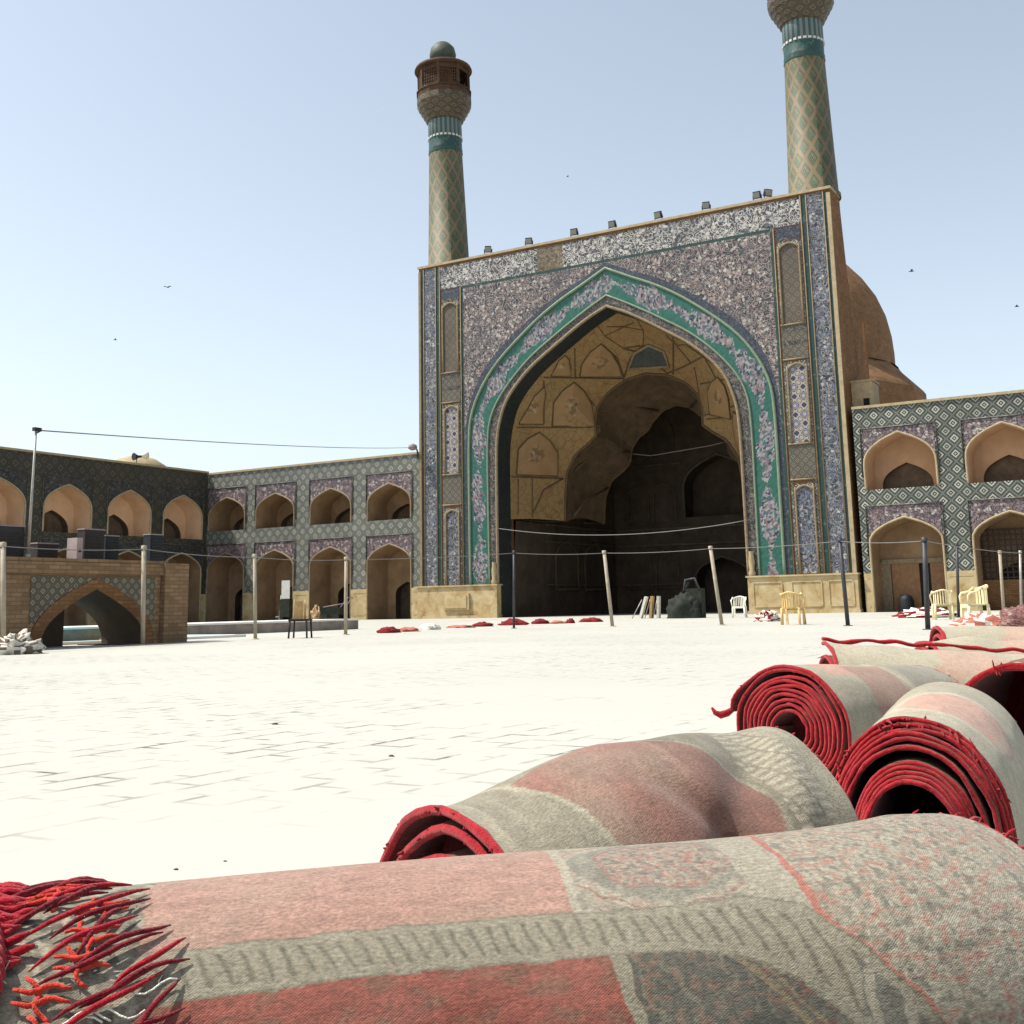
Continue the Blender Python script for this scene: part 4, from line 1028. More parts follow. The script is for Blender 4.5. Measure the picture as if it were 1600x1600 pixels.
fc = [(592, 622, 989, .09, M_redcloth), (622, 652, 987, .07, M_pinkcloth), (658, 686, 984, .1, M_palecloth), (700, 740, 981, .05, M_pinkcloth), (740, 770, 979, .08, M_redcloth), (783, 822, 977, .12, M_redcloth), (832, 856, 975, .1, M_redcloth), (860, 884, 974.5, .06, M_pinkcloth), (884, 898, 974, .1, M_redcloth), (908, 940, 972, .09, M_redcloth)]
fcl = ['dark end of the red carpet row left of the left plinth', 'pink flat carpet beside the dark left end of the row', 'crumpled pale sack in front of the left plinth', 'thin pink carpet edge in front of the left plinth centre', 'dark red folded carpet in front of the left plinth right half', 'largest dark red folded carpet below the left inner edge of the great arch', 'small dark red carpet just right of the largest one', 'faded pink carpet in the middle of the row', 'short dark red carpet right of the faded pink one', 'last dark red carpet at the right end of the row']
for i, (x0, x1, y, h, mt) in enumerate(fc):
    a, b = at(x0, y, 2, 0), at(x1, y-.3, 2, 0); c = (a+b)/2; w = np.linalg.norm(b-a)
    lump('folded_carpet', fcl[i], 'carpet', c, (w/2, .35, h*1.6), [mt], 20+i, .3, 4, math.atan2(b[1]-a[1], b[0]-a[0]), 'folded carpets laid in a row before the portal', 20, 8)
# cart in the left wing
p = at(520, 960, 1, -1.2); p[2] = 0
ct = thing('hand_cart', 'dark green hand cart with a raised handle before the middle ground arch', 'cart', p, .2)
m = MB(); m.box((0, 0, .55), (1.25, .7, .45), taper=1.15); m.build('tray', M_tarp, ct)
m = MB(); m.tube([(.5, -.3, .6), (1.2, -.3, 1.35)], .03, 6); m.tube([(.5, .3, .6), (1.2, .3, 1.35)], .03, 6); m.tube([(1.2, -.3, 1.35), (1.2, .3, 1.35)], .03, 6); m.tube([(-.5, -.3, .8), (.9, -.3, 1.0)], .035, 6); m.build('handle', M_grey, ct)
for sx in (-.4, .4):
    m = MB(); m.tube([(sx, -.36, .2), (sx, -.3, .2)], .2, 14); m.build('wheel', M_black, ct)
p = at(446, 960, 1, -1.2); p[2] = 0
sg = thing('notice_stand', 'white notice board on a green stand inside the first ground arch', 'notice stand', p, .1)
m = MB(); m.box((0, 0, 1.95), (.62, .05, 1.15)); m.build('board', M_white, sg)
m = MB(); m.box((0, .05, .8), (.75, .35, 1.1)); m.build('base', M_tarp, sg)
m = MB(); m.tube([(-.5, 0, 0), (-.35, 0, 1.6)], .035, 6); m.tube([(-.75, 0, .25), (.1, 0, .35)], .035, 6); m.build('frame', M_metal, sg)
lump('clay_pots', 'small orange and tan heap left of the hand cart', 'heap', at(495, 960, 1, -1.0)*np.array([1, 1, 0]), (.4, .3, .8), [M_plinth, M_wood], 31, .35)
# birds
def bird(px, py, d, label, s=1.0):
    p = CAM+ray(px, py)*d; s *= .55
    r = thing('bird', label, 'bird', p, random.uniform(0, 6), 'birds in the sky'); r.scale = (s, s, s)
    m = MB(); m.tube([(-.16, 0, 0), (-.05, 0, .0), (.08, 0, .01), (.16, 0, .02)], [.01, .035, .035, .012], 8)
    for sg_ in (-1, 1): m.poly([(-.03, 0, .02), (.07, 0, .02), (.05, sg_*.16, .09), (-.02, sg_*.3, .06), (-.07, sg_*.16, .08)])
    m.build('body', M_bird, r)
bird(262, 449, 45, 'dark bird in the sky above the left arcade, the upper of two', 1.1); bird(180, 531, 50, 'tiny bird in the sky above the left arcade, the lower of two', .9)
bird(887, 276, 60, 'tiny faint bird above the middle of the portal', .8); bird(1424, 424, 45, 'dark bird in the sky right of the brick dome', 1.2); bird(1589, 479, 45, 'bird at the right picture edge', 1.0)

# ------------------------------------------------------------------ rolled carpets in the foreground
#FOREGROUND
FWD = Vector((-0.508, 0.861, 0)); RGT = Vector((0.861, 0.508, 0)); FOOT = Vector((27.8, -57.9, 0))
def ab(a, b, z=0.0): return FOOT+RGT*a+FWD*b+Vector((0, 0, z))
def carpet_mat(name, attr=True, base=(.42, .38, .3)):
    N = NT(name, .97, .08); N.b.inputs['Sheen Weight'].default_value = .15
    uv = N.uv(); o = N.obj()
    if attr:
        n = N.t.nodes.new('ShaderNodeVertexColor'); n.layer_name = 'pattern'; c = n.outputs[0]
    else: c = base
    s = N.sep(uv)
    weft = N.math('SINE', N.math('MULTIPLY', s[1], 2*math.pi/.0027)); warp = N.math('SINE', N.math('MULTIPLY', s[0], 2*math.pi/.0031))
    fine = N.noise(N.comb(N.math('MULTIPLY', s[0], .6), s[1], 0.0), 330, 3, .7)
    mid = N.noise(uv, 60, 5, .7); big = N.noise(uv, 7, 5, .65)
    grain = N.ramp(fine, [(.3, (.55, .55, .53)), (.7, (1.38, 1.36, 1.32))])
    c = N.mix(1.0, c, grain, 'MULTIPLY')
    c = N.mix(1.0, c, N.ramp(mid, [(.3, (.82, .8, .78)), (.7, (1.14, 1.14, 1.12))]), 'MULTIPLY')
    c = N.mix(.13, c, N.ramp(big, [(.3, (.12, .105, .085)), (.7, (.36, .33, .27))]))
    h = N.math('ADD', N.math('MULTIPLY', N.math('MULTIPLY', weft, warp), .25), N.math('MULTIPLY', fine, 2.2))
    h = N.math('ADD', h, N.math('MULTIPLY', mid, 1.5))
    N.bump(h, .5, .0016)
    return N.col(c)
M_cback = carpet_mat('faded_carpet_back')
def yarn_mat(name, a, b, c0=(.02, .003, .004)):
    N = NT(name, 1.0, .03); o = N.obj(); N.b.inputs['Sheen Weight'].default_value = .2
    n = N.noise(o, 90, 4, .7); m2 = N.noise(o, 9, 4, .6)
    c = N.ramp(n, [(.3, a), (.7, b)]); c = N.mix(N.math('MULTIPLY', N.math('LESS_THAN', m2, .4), .5), c, a)
    N.bump(N.math('ADD', n, N.noise(o, 420, 2, .7)), .9, .003); return N.col(c)
M_pile = yarn_mat('deep_red_pile', (.07, .004, .006), (.17, .012, .015))
M_bind = yarn_mat('red_binding', (.20, .005, .010), (.42, .016, .022))
M_yarn = yarn_mat('red_yarn', (.25, .005, .012), (.42, .012, .024))
M_yarno = yarn_mat('orange_red_yarn', (.42, .025, .014), (.6, .055, .03))
M_yarnd = yarn_mat('dark_crimson_yarn', (.10, .004, .009), (.22, .012, .02))
M_wht = yarn_mat('pale_frayed_thread', (.6, .56, .48), (.8, .76, .66))
K_WEAVE = .53
BEIGE = np.array((.43, .395, .30)); GREY = np.array((.20, .195, .165)); PNK = np.array((.60, .27, .21)); RED = np.array((.50, .13, .10)); PALE = np.array((.58, .53, .42)); DGREY = np.array((.105, .11, .095)); ROSE = np.array((.62, .36, .29))
def nz(x, y, s=1.0, o=0.0): return noise.noise(Vector((x*s+o, y*s-o, o*.37)))
def fr(x, y, s=1.0, o=0.0): return noise.fractal(Vector((x*s+o, y*s-o, o*.37)), .6, 2.1, 4)
class Roll:
    def __init__(s, path, rx, rz, z0=0.0, turns=5, rads=None, dent=None, phi0=-2.6, ns=120, dph=.06, sgn=1, skew0=0.0, skew1=0.0, stag=0.0):
        """path: points (a, b) of the axis; rx/rz: half width / half height, numbers or functions of t in 0..1"""
        P = catmull(path, 24); L = [0.0]
        for i in range(1, len(P)): L.append(L[-1]+float(np.linalg.norm(P[i]-P[i-1])))
        s.len = L[-1]; s.P = P; s.L = L; s.rx = rx if callable(rx) else (lambda t: rx); s.rz = rz if callable(rz) else (lambda t: rz)
        s.z0 = z0; s.turns = turns; s.rads = rads; s.dent = dent; s.phi0 = phi0; s.ns = ns; s.dph = dph; s.sgn = sgn; s.sk = (skew0, skew1); s.stag = stag
    def axis(s, d):
        d = min(max(d, -.15), s.len+.05); i = min(max(int(np.searchsorted(s.L, d))-1, 0), len(s.P)-2)
        f = (d-s.L[i])/(s.L[i+1]-s.L[i]); p = s.P[i]+(s.P[i+1]-s.P[i])*f
        a = max(i-6, 0); b = min(i+7, len(s.P)-1); t = s.P[b]-s.P[a]; t = t/np.linalg.norm(t)
        return p, t
    def k(s, phi):
        n = (phi-s.phi0)/(2*math.pi)
        if s.rads:
            n = min(max(n, 0), len(s.rads)-1.001); i = int(n); return s.rads[i]+(s.rads[i+1]-s.rads[i])*(n-i)
        return 1-.78*n/s.turns
    def pt(s, d, phi, off=0.0):
        """phi = 0 at the top, growing towards the viewer's side; off = offset along the radius (m)"""
        t = d/s.len
        if s.stag: d = d-s.stag*(phi-s.phi0)/(2*math.pi)*(1-t)
        d = d+((1-t)**2*s.sk[0]+t*t*s.sk[1])*math.sin(phi)
        p, tg = s.axis(d); perp = np.array((tg[1], -tg[0]))
        k = s.k(phi); rx, rz = s.rx(t), s.rz(t)
        g = s.dent(t, phi, k) if s.dent else 0.0
        X = (rx*k+off+g)*math.sin(phi*s.sgn); Z = (rz*k+off+g)*math.cos(phi)
        q = p+perp*X; z = s.z0+rz+Z
        floor = s.z0+rz*(1-k)*.55
        z = floor+max(z-floor, .12*(z-floor)) if z < floor else z
        return ab(q[0], q[1], max(z, .004))
def make_roll(R, name, label, pattern, group='rolled carpets heaped in the foreground', nin=30, bind=.0062, bristle=0, ends=(True, True), core=0.0, bl=1.0):
    root = thing(name, label, 'rolled carpet', (0, 0, 0), 0, group)
    # outer turn, finely divided, coloured by the woven pattern
    end = R.phi0+2*math.pi*1.03; lo_, hi_ = max(R.phi0, -.8), min(end, 1.9)
    ph = np.concatenate([np.arange(R.phi0, lo_, .09), np.arange(lo_, hi_, R.dph), np.arange(hi_, end, .09)]); ds = np.linspace(0, R.len, R.ns)
    m = MB(); cols = []; rr = (R.rx(.5)+R.rz(.5))/2
    for d in ds:
        for p in ph:
            m.vert(R.pt(d, p), (d, p*rr)); c = pattern(d, p*rr, d/R.len); cols.append((float(c[0])*K_WEAVE, float(c[1])*K_WEAVE, float(c[2])*K_WEAVE, 1.0))
    n = len(ph)
    for i in range(len(ds)-1):
        for j in range(n-1): m.face((i*n+j, (i+1)*n+j, (i+1)*n+j+1, i*n+j+1), 0, True)
    o = m.build('carpet_back', M_cback, root)
    at_ = o.data.color_attributes.new('pattern', 'FLOAT_COLOR', 'POINT'); at_.data.foreach_set('color', np.array(cols, np.float32).ravel())
    # inner turns and the pile side
    total = 2*math.pi*(R.turns if not R.rads else len(R.rads)-1)
    ph2 = np.linspace(R.phi0, R.phi0+total, int(total/.16)); di = np.linspace(0, R.len, nin)
    m = MB(); th = .0075
    for side, lo in ((1, 0), (0, 0)):
        base = len(m.v); q = [p for p in ph2 if not (side == 0 and p < ph[-1]-.2)]
        for d in di:
            for p in q: m.vert(R.pt(d, p, -th if side else 0.0), (d, p*rr))
        w = len(q)
        for i in range(len(di)-1):
            for j in range(w-1): m.face((base+i*w+j, base+(i+1)*w+j, (base+(i+1)*w)+j+1, base+i*w+j+1), side, True)
    m.build('inner_turns', [plain('carpet_inner_back', (.16, .08, .055), .95, .3, 20), M_pile], root)
    if core:
        m = MB(); q = [R.pt(R.len*core, p, -.012) for p in np.linspace(R.phi0, R.phi0+6.2, 30)]; c0 = sum(q, Vector())/len(q)
        for i in range(len(q)-1): m.poly([q[i], q[i+1], c0+Vector((0, 0, .02*nz(i, 1)))], [(0, 0)]*3)
        m.poly([q[-1], q[0], c0], [(0, 0)]*3); m.build('stuffed_core', M_pile, root)
    for e, use in zip((0.0, R.len), ends):
        if not use: continue
        m = MB(); pts = []
        sgn = -1 if e == 0 else 1
        for p in ph2:
            pts.append(R.pt(e+sgn*.002*math.sin(p*9.0), p, -th/2)+Vector((0, 0, .0015*nz(p*8, e, 1.0, 3))))
        bd = bind if not isinstance(bind, tuple) else bind[0 if e == 0 else 1]
        rs = [bd*(1+.35*nz(p*14, e, 1.0, 9)) for p in ph2]
        m.tube(pts, rs, 6); o = m.build('end_binding', M_bind, root)
        if bristle:
            m = MB()
            for i in range(bristle):
                p = random.uniform(R.phi0, R.phi0+2*math.pi*1.6); b0 = R.pt(e, p, -th/2)
                tg = R.axis(e)[1]; dirv = (RGT*tg[0]+FWD*tg[1])*sgn
                v = Vector((random.gauss(0, .6), random.gauss(0, .6), random.gauss(.1, .6)))+dirv*random.uniform(.1, 1.2)
                l = bl*random.uniform(.008, .022); w = random.uniform(.0012, .0026)
                m.tube([b0, b0+v*l*.5, b0+v*l+Vector((0, 0, -.3*l))], [w*1.3, w, w*.5], 4, cap=False)
            f = m.build('frayed_binding', M_bind, root); f['kind'] = 'stuff'
    return root
RA = Roll([(-.455, 1.03), (-.1, 1.13), (.18, 1.185), (.36, 1.255), (.49, 1.35)], lambda t: .205+.02*t, lambda t: .1885+.002*math.sin(t*3)+.003*t**2-.004*max(0, t-.93)/.07, 0, turns=4, ns=500, dph=.0105, phi0=-2.5, skew1=-.07,
          dent=lambda t, p, k: (.013*math.sin(math.pi*min(1, max(0, (t-.55)/.35)))*math.sin(p*3.2-t*16)*math.sin(min(max(p-.15, 0), 1.5))-.006*max(0, t-.5)*abs(math.sin(t*19-p*2.2))*min(max(p, 0), 1)+.003*nz(t*6, p, 1.3, 4)*min(max(p, 0), 1)))
def poly_x(pts, y):
    """piecewise linear x(y) through pts = [(y, x)...]"""
    if y <= pts[0][0]: return pts[0][1]
    for (y0, x0), (y1, x1) in zip(pts, pts[1:]):
        if y <= y1: return x0+(x1-x0)*(y-y0)/(y1-y0)
    return pts[-1][1]
ss = lambda a, b, x: (lambda t: t*t*(3-2*t))(min(max((x-a)/(b-a), 0.0), 1.0))
def floral(s, v, bg, c1, c2, f=1.0, o=0.0):
    """blurred woven arabesque: curling pale and pink threads on a ground"""
    w = nz(s, v, 14*f, o)*.05/f
    a = abs(math.sin((s+w)*105*f+3.2*nz(s, v, 26*f, o+5)+o)); b = abs(math.sin((v-w)*120*f+3.4*nz(v, s, 24*f, o+9)))
    k = nz(s, v, 95*f, o+2); c = np.array(bg)
    speck_ = nz(s, v, 210, o+4)
    c = c*(1+.45*speck_)
    if a < .28: c = c*.35+np.array(c1)*.65
    if b < .22: c = c*.45+np.array(c2)*.55
    if k > .28: c = c*.4+np.array(c2)*.6
    if k < -.28: c = c*.5+DGREY*.5
    return c
def pat_A(s, v, t):
    u = s+.004*nz(s, v, 40, 1); w = v+.0028*nz(s, v, 30, 2)
    top = poly_x([(0, .106), (.60, .106), (.655, .096), (.705, .112), (.75, .165), (.80, .235), (.9, .35)], u)
    bot = poly_x([(0, .160), (.58, .155), (.645, .162), (.695, .190), (.74, .243), (.80, .32), (.9, .45)], u)
    speck = nz(s, v, 160, 3); streak = nz(s*.25, v, 120, 8)
    if u < .135+.012*nz(v, 0, 30, 2)+.25*max(0, w-.16)*0:                                   # knotted end strip
        g = BEIGE*(.72+.75*abs(nz(s, v, 60, 6)))
        if nz(s, v, 110, 4) > .22: g = PALE
        if nz(s, v, 75, 14) > .3: g = GREY*.8
        return g
    if top <= w <= bot:                                # plain rep band with slanting ribs
        f = (w-top)/(bot-top); g = BEIGE*1.03
        if .18 < f < .80:
            r = math.sin(((u-.35*w)/.0165)*2*math.pi)
            g = g*(1.0-.45*max(0, r)**2)
            if f < .3 and r > .2: g = g*.93
        if u > .745:                                    # second section of the border, cross hatched
            g = GREY*1.35 if .2 < f < .8 else BEIGE
            if math.sin((u-.745)*2*math.pi/.028) > .55 and .15 < f < .85: g = PALE*.9
            if nz(s, v, 120, 7) > .3: g = g*.7
        if f < .045 or f > .955: g = g*.72
        return g*(1+.12*speck)
    if w < top:                                        # upper field
        ed = .512+.30*max(0, .11-w)*-.25
        if u < ed-.005:
            g = ROSE*1.0
            g = g*(1+.22*streak+.12*speck)
            m = ss(-.1, .3, nz(s, v, 12, 5)); return g*(1-m*.3)+np.array((.56, .43, .33))*m*.3
        if u < ed+.004: return PALE
        red = poly_x([(-.3, .70), (.06, .715), (.13, .722), (.171, .753), (.213, .785), (.3, .84)], w)
        if u < red-.05+.0:
            # medallion quarter: rings round a centre
            r = math.hypot((u-.60), (w-.03)*1.3)+.012*nz(s, v, 34, 11)
            g = GREY*1.1+BEIGE*.35+BEIGE*.3*nz(s, v, 60, 2)
            if r < .066: g = floral(s, v, (.46, .38, .31), PALE*.9, PNK*.9, 1.2, 3)
            elif r > .084: g = floral(s, v, PALE*.9, BEIGE*.9, ROSE*.9, .8, 8)*.6+PALE*.4
            if abs(r-.066) < .0016 or abs(r-.098) < .0014: g = ROSE*.7
            return g*(1+.14*speck)
        if abs(u-red) < .0035: return np.array((.62, .22, .17))
        if u < red: return PALE*(.98-.1*abs(math.sin(w*420)))
        return floral(s, v, PALE*.9, BEIGE*.8, PNK*.95, 1.0, 1)*(1+.1*speck)
    # lower field
    ed = .540+.20*(w-.16)
    if u < ed-.005:
        g = np.array((.43, .115, .085)); m = ss(-.12, .4, nz(s*.6, v, 70, 5)+.35*nz(s, v*.5, 30, 2)); g = g*(1-m*.5)+np.array((.25, .17, .11))*m*.5
        return g*(1+.25*streak+.2*speck)
    if u < ed+.007: return BEIGE*.95
    brown = poly_x([(.15, .63), (.188, .667), (.221, .69), (.26, .715), (.35, .76)], w)
    if abs(u-brown) < .004 or abs(u-brown-.012) < .002: return np.array((.33, .26, .16))
    red2 = poly_x([(.15, .72), (.25, .735), (.35, .78)], w)
    if u < brown:
        g = floral(s, v, GREY*.8, BEIGE*.75, np.array((.34, .2, .15)), 1.3, 4)
        dk = math.hypot((u-.655)*1.2, w-.245)
        if dk < .03: g = DGREY*.8+.2*g*.5
        return g*(1+.15*speck)
    if w > .238+.035*nz(s, v, 9, 2)+max(0, .80-u)*.5: return floral(s, v, (.11, .092, .06), (.17, .14, .095), (.15, .085, .055), 1.3, 8)*(1+.2*speck)  # dark olive floral; shade of the lower right painted into its colours
    return floral(s, v, GREY*.85, BEIGE*.7, np.array((.3, .12, .1)), 1.4, 6)*(1+.15*speck)
def pat_B(s, v, t):
    speck = nz(s, v, 130, 3); u = s+.012*nz(s, v, 12, 2)
    f = (u-.41)/.075; g = BEIGE*.86
    e1 = .07+.25*max(0, v)+.02; e2 = .30+.10*math.sin(v*9)
    if e1 < u < e2 and v > -.06+.28*abs(u-.24):
        m = ss(-.3, .4, nz(s, v, 9, 1)); g = np.array((.40, .19, .15))*(1-m*.45)+BEIGE*m*.38
    if abs(u-e1) < .004 or abs(u-e2) < .004: g = BEIGE*1.15
    if .29 < u < .41: g = g*(.80+.25*nz(s, v, 26, 5))
    if f > 0:
        g = BEIGE*1.0
        if f < 1 and math.sin(v*2*math.pi/.016+2*u*40) > .2: g = PALE*1.02
        elif f < 1: g = BEIGE*.72
    if u < .03: g = BEIGE*1.1
    return g*1.15*(1+.18*speck+.14*nz(s, v*.3, 60, 3))
def pat_C(s, v, t):
    speck = nz(s, v, 110, 3); u = s+.02*nz(s, v, 8, 3)
    g = BEIGE*1.12
    c = math.hypot((u-.30), (v-.06)*1.2)
    if c < .17: g = ROSE*.92+BEIGE*.12
    if .17 <= c < .2: g = PALE
    if u > .50: g = BEIGE*.98
    if v > .16 and math.sin(u*2*math.pi/.03) > 0: g = PALE*.9
    if u < .05: g = BEIGE*1.2
    return g*1.4*(1+.18*speck+.16*nz(s, v, 26, 6))
def pat_D(s, v, t):
    speck = nz(s, v, 90, 3); u = s+.03*nz(s, v, 6, 3)
    g = BEIGE*1.1
    if .05 < u < .30 and v < .12: g = ROSE*.9+BEIGE*.12
    if abs(u-.38-.5*v) < .015: g = PALE
    if .2 < u < .42 and v > .05: g = PNK*.45+BEIGE*.45
    if u > .45+.3*v: g = GREY*1.4+BEIGE*.2
    return g*1.35*(1+.16*speck+.18*nz(s, v, 18, 6))
def pat_E(s, v, t):
    g = BEIGE*1.15
    if nz(s, v, 3, 1) > .1: g = ROSE*.6+BEIGE*.45
    return g*1.45*(1+.15*nz(s, v, 60, 3)+.1*nz(s, v, 9, 5))
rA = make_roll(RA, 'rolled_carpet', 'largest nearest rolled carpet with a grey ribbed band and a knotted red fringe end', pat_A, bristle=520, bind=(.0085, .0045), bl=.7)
RB = Roll([(-.085, 1.49), (.07, 1.585), (.2, 1.665), (.365, 1.765)], lambda t: .222-.02*t, lambda t: .182+.030*ss(0, .5, t), 0, turns=5, ns=130, dph=.035,
          dent=lambda t, p, k: -.030*math.exp(-((t-.72+.22*(p-.6))/.10)**2)*ss(-.1, .7, p)*k+.010*math.exp(-((t-.88+.15*(p-.6))/.06)**2)*ss(-.4, .5, p)-.010*math.exp(-((t-.45-.3*(p-.5))/.05)**2)*ss(0, .8, p)+.010*math.exp(-((t-.66)/.09)**2)*math.sin(p)+.006*nz(t*5, p*2, 1.0, 3)*k, phi0=-1.4)
make_roll(RB, 'rolled_carpet', 'second rolled carpet lying behind the nearest one, pink and beige with a sagging fold', pat_B, bristle=420, bind=(.0065, .003), core=.12, bl=.28)
RC = Roll([(.695, 2.12), (.80, 2.34), (.90, 2.56), (1.0, 2.8)], lambda t: .158+.02*t, lambda t: .199+.006*t, 0, rads=[1, .962, .925, .888, .85, .815, .66, .628, .595, .56, .53, .50], ns=110, dph=.035, phi0=-1.75, stag=.010,
          dent=lambda t, p, k: .006*nz(t*4, p*1.5, 1.2, 8)*k)
make_roll(RC, 'rolled_carpet', 'rolled carpet at the right with an open coil of bright red edges facing the viewer', pat_C, bristle=200, bind=.0042, core=.55, bl=.6)
RD = Roll([(.84, 3.72), (1.12, 3.97), (1.42, 4.27)], lambda t: .215, lambda t: .205-.02*t, .0, rads=[1, .955, .83, .775, .715, .65, .58, .50, .42, .34, .26], ns=90, dph=.05, phi0=-1.35,
          dent=lambda t, p, k: .01*nz(t*3, p*1.5, 1.0, 2)*k+.02*math.exp(-((p+1.2)/.3)**2)*(1 if k > .92 else 0))
make_roll(RD, 'rolled_carpet', 'rolled carpet farther back with a dark red coiled end and a loose curled tip', pat_D, bristle=90, bind=.0055, core=.12, bl=.5)
RF = Roll([(1.50, 3.58), (1.8, 4.0), (2.1, 4.45)], lambda t: .215, lambda t: .205, 0, rads=[1, .97, .94, .9], ns=70, dph=.06, phi0=-1.7,
          dent=lambda t, p, k: .014*nz(t*3, p*1.7, 1.0, 12)*k)
make_roll(RF, 'rolled_carpet', 'hollow rolled carpet with a wide dark mouth behind the coiled right roll', pat_C, bristle=40, bind=.008, core=.6)
RE = Roll([(1.30, 5.0), (1.9, 4.95), (2.6, 4.85), (3.4, 4.7)], lambda t: .30, lambda t: .214-.085*t, 0, turns=3, ns=110, dph=.06, phi0=-.25,
          dent=lambda t, p, k: .012*nz(t*14, p, 1.0, 22)*k)
make_roll(RE, 'rolled_carpet', 'flattened long carpet roll lying crosswise with a wavy dark red edge on top', pat_E, bristle=60, bind=.009)
m = MB(); m.tube([RE.pt(RE.len*t, -.25+.06*nz(t*22, 0, 1, 3), .02+.012*nz(t*30, 1, 1, 4)) for t in np.linspace(0, .99, 90)], [.009+.005*nz(t, 3, 40, 2) for t in np.linspace(0, 1, 90)], 6)
m.build('selvedge', M_bind, [o for o in bpy.data.objects if o.get('label', '').startswith('flattened long')][0])
RG = Roll([(2.32, 6.8), (3.0, 6.85), (3.9, 6.6)], lambda t: .26, lambda t: .185, 0, turns=3, ns=60, dph=.08, phi0=-.4, dent=lambda t, p, k: .03*nz(t*9, p, 1.0, 31)*k)
make_roll(RG, 'rolled_carpet', 'crumpled pale carpet roll behind the flattened one', pat_E, bristle=30, bind=.012)
RH = Roll([(2.98, 8.4), (3.8, 8.3), (5.2, 8.0)], lambda t: .28, lambda t: .205, 0, turns=3, ns=60, dph=.08, phi0=-1.6, dent=lambda t, p, k: .02*nz(t*5, p, 1.0, 37)*k)
make_roll(RH, 'rolled_carpet', 'farthest pale rolled carpet with a pink end below the dark pole', pat_E, bristle=30, bind=.014)
# unseen roll added below the picture to block ground bounce onto the nearest carpet
RN = Roll([(-.95, .30), (.2, .50), (1.25, .62)], lambda t: .17, lambda t: .158, 0, turns=2, ns=30, dph=.2, phi0=-2.5)
make_roll(RN, 'rolled_carpet', 'unseen rolled carpet added below the picture edge to block ground bounce', pat_E, bind=.006)
# loose curled tip of the coiled roll
def yarns(parent, name, mat, specs, n=6):
    m = MB()
    for pts, r in specs: m.tube(pts, r, n)
    o = m.build(name, mat, parent); return o
q0 = RD.pt(0, -1.35)
yarns([o for o in bpy.data.objects if 'loose curled tip' in o.get('label', '')][0], 'loose_thread', M_bind, [([q0+RGT*.01+Vector((0, 0, .008)), q0+RGT*-.012+Vector((0, 0, -.006)), q0+RGT*-.035+Vector((0, 0, -.012)), q0+RGT*-.052+Vector((0, 0, -.004)), q0+RGT*-.062+Vector((0, 0, .012))], [.008, .012, .013, .009, .004])])
# knotted fringe of the nearest roll: long needles of yarn laid over the end strip, little orange stitches, thick corded edge
def onA(s, v, h=.004): return RA.pt(s, v/.2085, h)
ndl = []
rs = random.Random(5)
rows = []
for i in range(27):
    v = -.035+.0130*i+rs.uniform(-.003, .003); s1 = .100+.065*min(1, i/13)+rs.uniform(-.022, .010)
    L = rs.uniform(.07, .105) if i % 4 else rs.uniform(.04, .06)
    rows.append((max(-.004, s1-L), v, s1))
for s0, v0, s1 in rows:
    pts = []; r_ = []; dv = rs.uniform(.035, .075)
    for k in range(10):
        t = k/9; s = s0+(s1-s0)*t
        pts.append(onA(s, v0+dv*.6-dv*t+.0028*math.sin(t*7+s0*190+v0*60), .0035+.006*math.sin(math.pi*t)+.001*nz(t*9, v0*40))); r_.append(.0006+.0018*math.sin(math.pi*min(1, max(0, t)))**.55)
    ndl.append((pts, r_))
for i, (p, r_) in enumerate(ndl):
    yarns(rA, 'fringe_strand', M_yarnd if i % 3 else M_yarn, [(p, r_)], 7)
for i in range(9):
    s0 = rs.uniform(.05, .10); v0 = -.03+.032*i+rs.uniform(-.004, .004); pts = []
    for k in range(11):
        t = k/10; pts.append(onA(s0+.0035*math.sin(t*9+i)+.012*t, v0+.042*t, .006+.002*math.sin(t*12)))
    yarns(rA, 'orange_stitch', M_yarno, [(pts, .0018)], 6)
    for sg_ in range(2):
        b = pts[3+4*sg_]; s1 = s0+.01; v1 = v0+.012+.012*sg_
        br_ = [onA(s1-.022+.006*j, v1+.0025*math.sin(j*1.3+i), .0065) for j in range(8)]
        yarns(rA, 'cross_stitch', M_yarno, [(br_, [.0012+.0012*math.sin(math.pi*j/7) for j in range(8)])], 6)
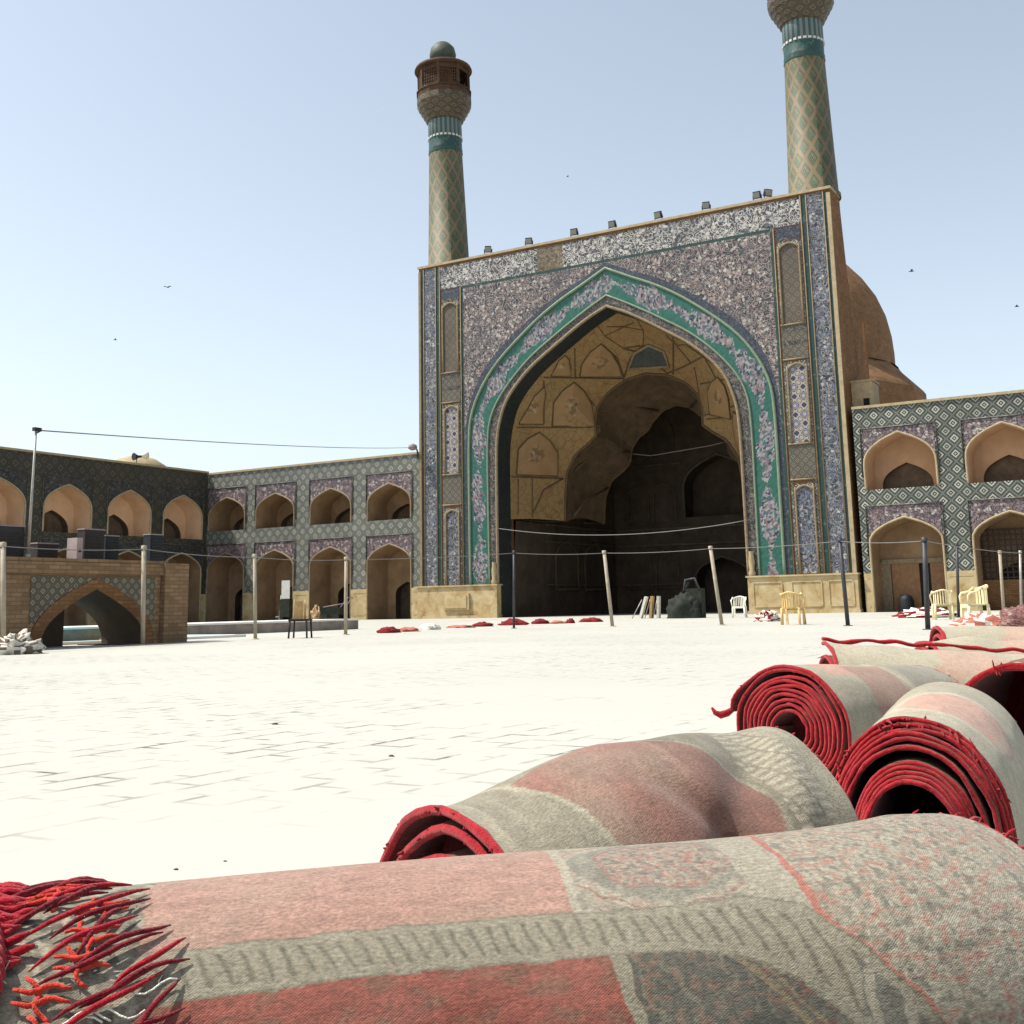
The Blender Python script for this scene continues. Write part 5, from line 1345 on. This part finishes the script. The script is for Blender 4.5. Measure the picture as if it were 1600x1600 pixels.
for i in range(30):     # soft red tufts packed near the end
    s0 = rs.uniform(-.006, .014); v0 = rs.uniform(-.06, .12)
    pts = [onA(s0+.008*k, v0+.002*math.sin(k+i)-.002*k, .006+.003*math.sin(k*1.3)) for k in range(rs.randint(4, 7))]
    yarns(rA, 'yarn_tuft', M_yarn, [(pts, [.0025]+[.0036]*(len(pts)-2)+[.0015])], 7)
cord = []; cr = []
for k in range(140):     # thick wrapped cord round the end
    v = .07+.24*k/139; s = .012+.012*math.sin(k*.045)+.004*math.sin(k*.9)
    cord.append(onA(s, v, .010)); cr.append(.0100+.0016*abs(math.sin(k*.45)))
yarns(rA, 'wrapped_cord', M_yarn, [(cord, cr)], 10)
cord = []; cr = []
for k in range(70):
    v = .0+.11*k/69; cord.append(onA(-.004+.006*math.sin(k*.1), v, .010)); cr.append(.009+.0016*abs(math.sin(k*.5)))
yarns(rA, 'wrapped_cord', M_bind, [(cord, cr)], 10)
fz = []
for i in range(26):
    s = rs.uniform(.02, .15); v = rs.uniform(.03, .26); b = onA(s, v, .002)
    d = Vector((rs.gauss(0, 1), rs.gauss(0, 1), abs(rs.gauss(.2, .6)))).normalized()*rs.uniform(.003, .011)
    fz.append(([b, b+d*.6, b+d], [.0006, .0005, .0002]))
for i in range(5):
    s = rs.uniform(.07, .13); v = rs.uniform(.12, .2); fz.append(([onA(s+.006*k, v+.006*math.sin(k*.9+i), .006) for k in range(7)], [.0009]*7))
o = yarns(rA, 'pale_frayed_thread', M_wht, fz, 5); o['kind'] = 'stuff'
# bits of straw and a dark scrap on the paving behind the carpets
for px_, py_, sc, lb_ in ((430, 1132, .018, 'dark pebble on the paving left of centre, the larger one'), (612, 1182, .014, 'dark pebble on the paving nearer the second rolled carpet'), (275, 1367, .007, 'small dark scrap just beyond the nearest carpet'), (352, 1354, .005, 'tiny dark scrap just beyond the nearest carpet, right of the other')):
    p = at(px_, py_, 2, 0.0)
    if py_ > 1300: p = at(px_, py_-8, 2, 0.0)
    lump('pebble', lb_, 'pebble', p, (sc, sc*.7, sc*.5), [M_black], int(px_), .3, 2, group='scraps on the paving', nu=14, nv=6)
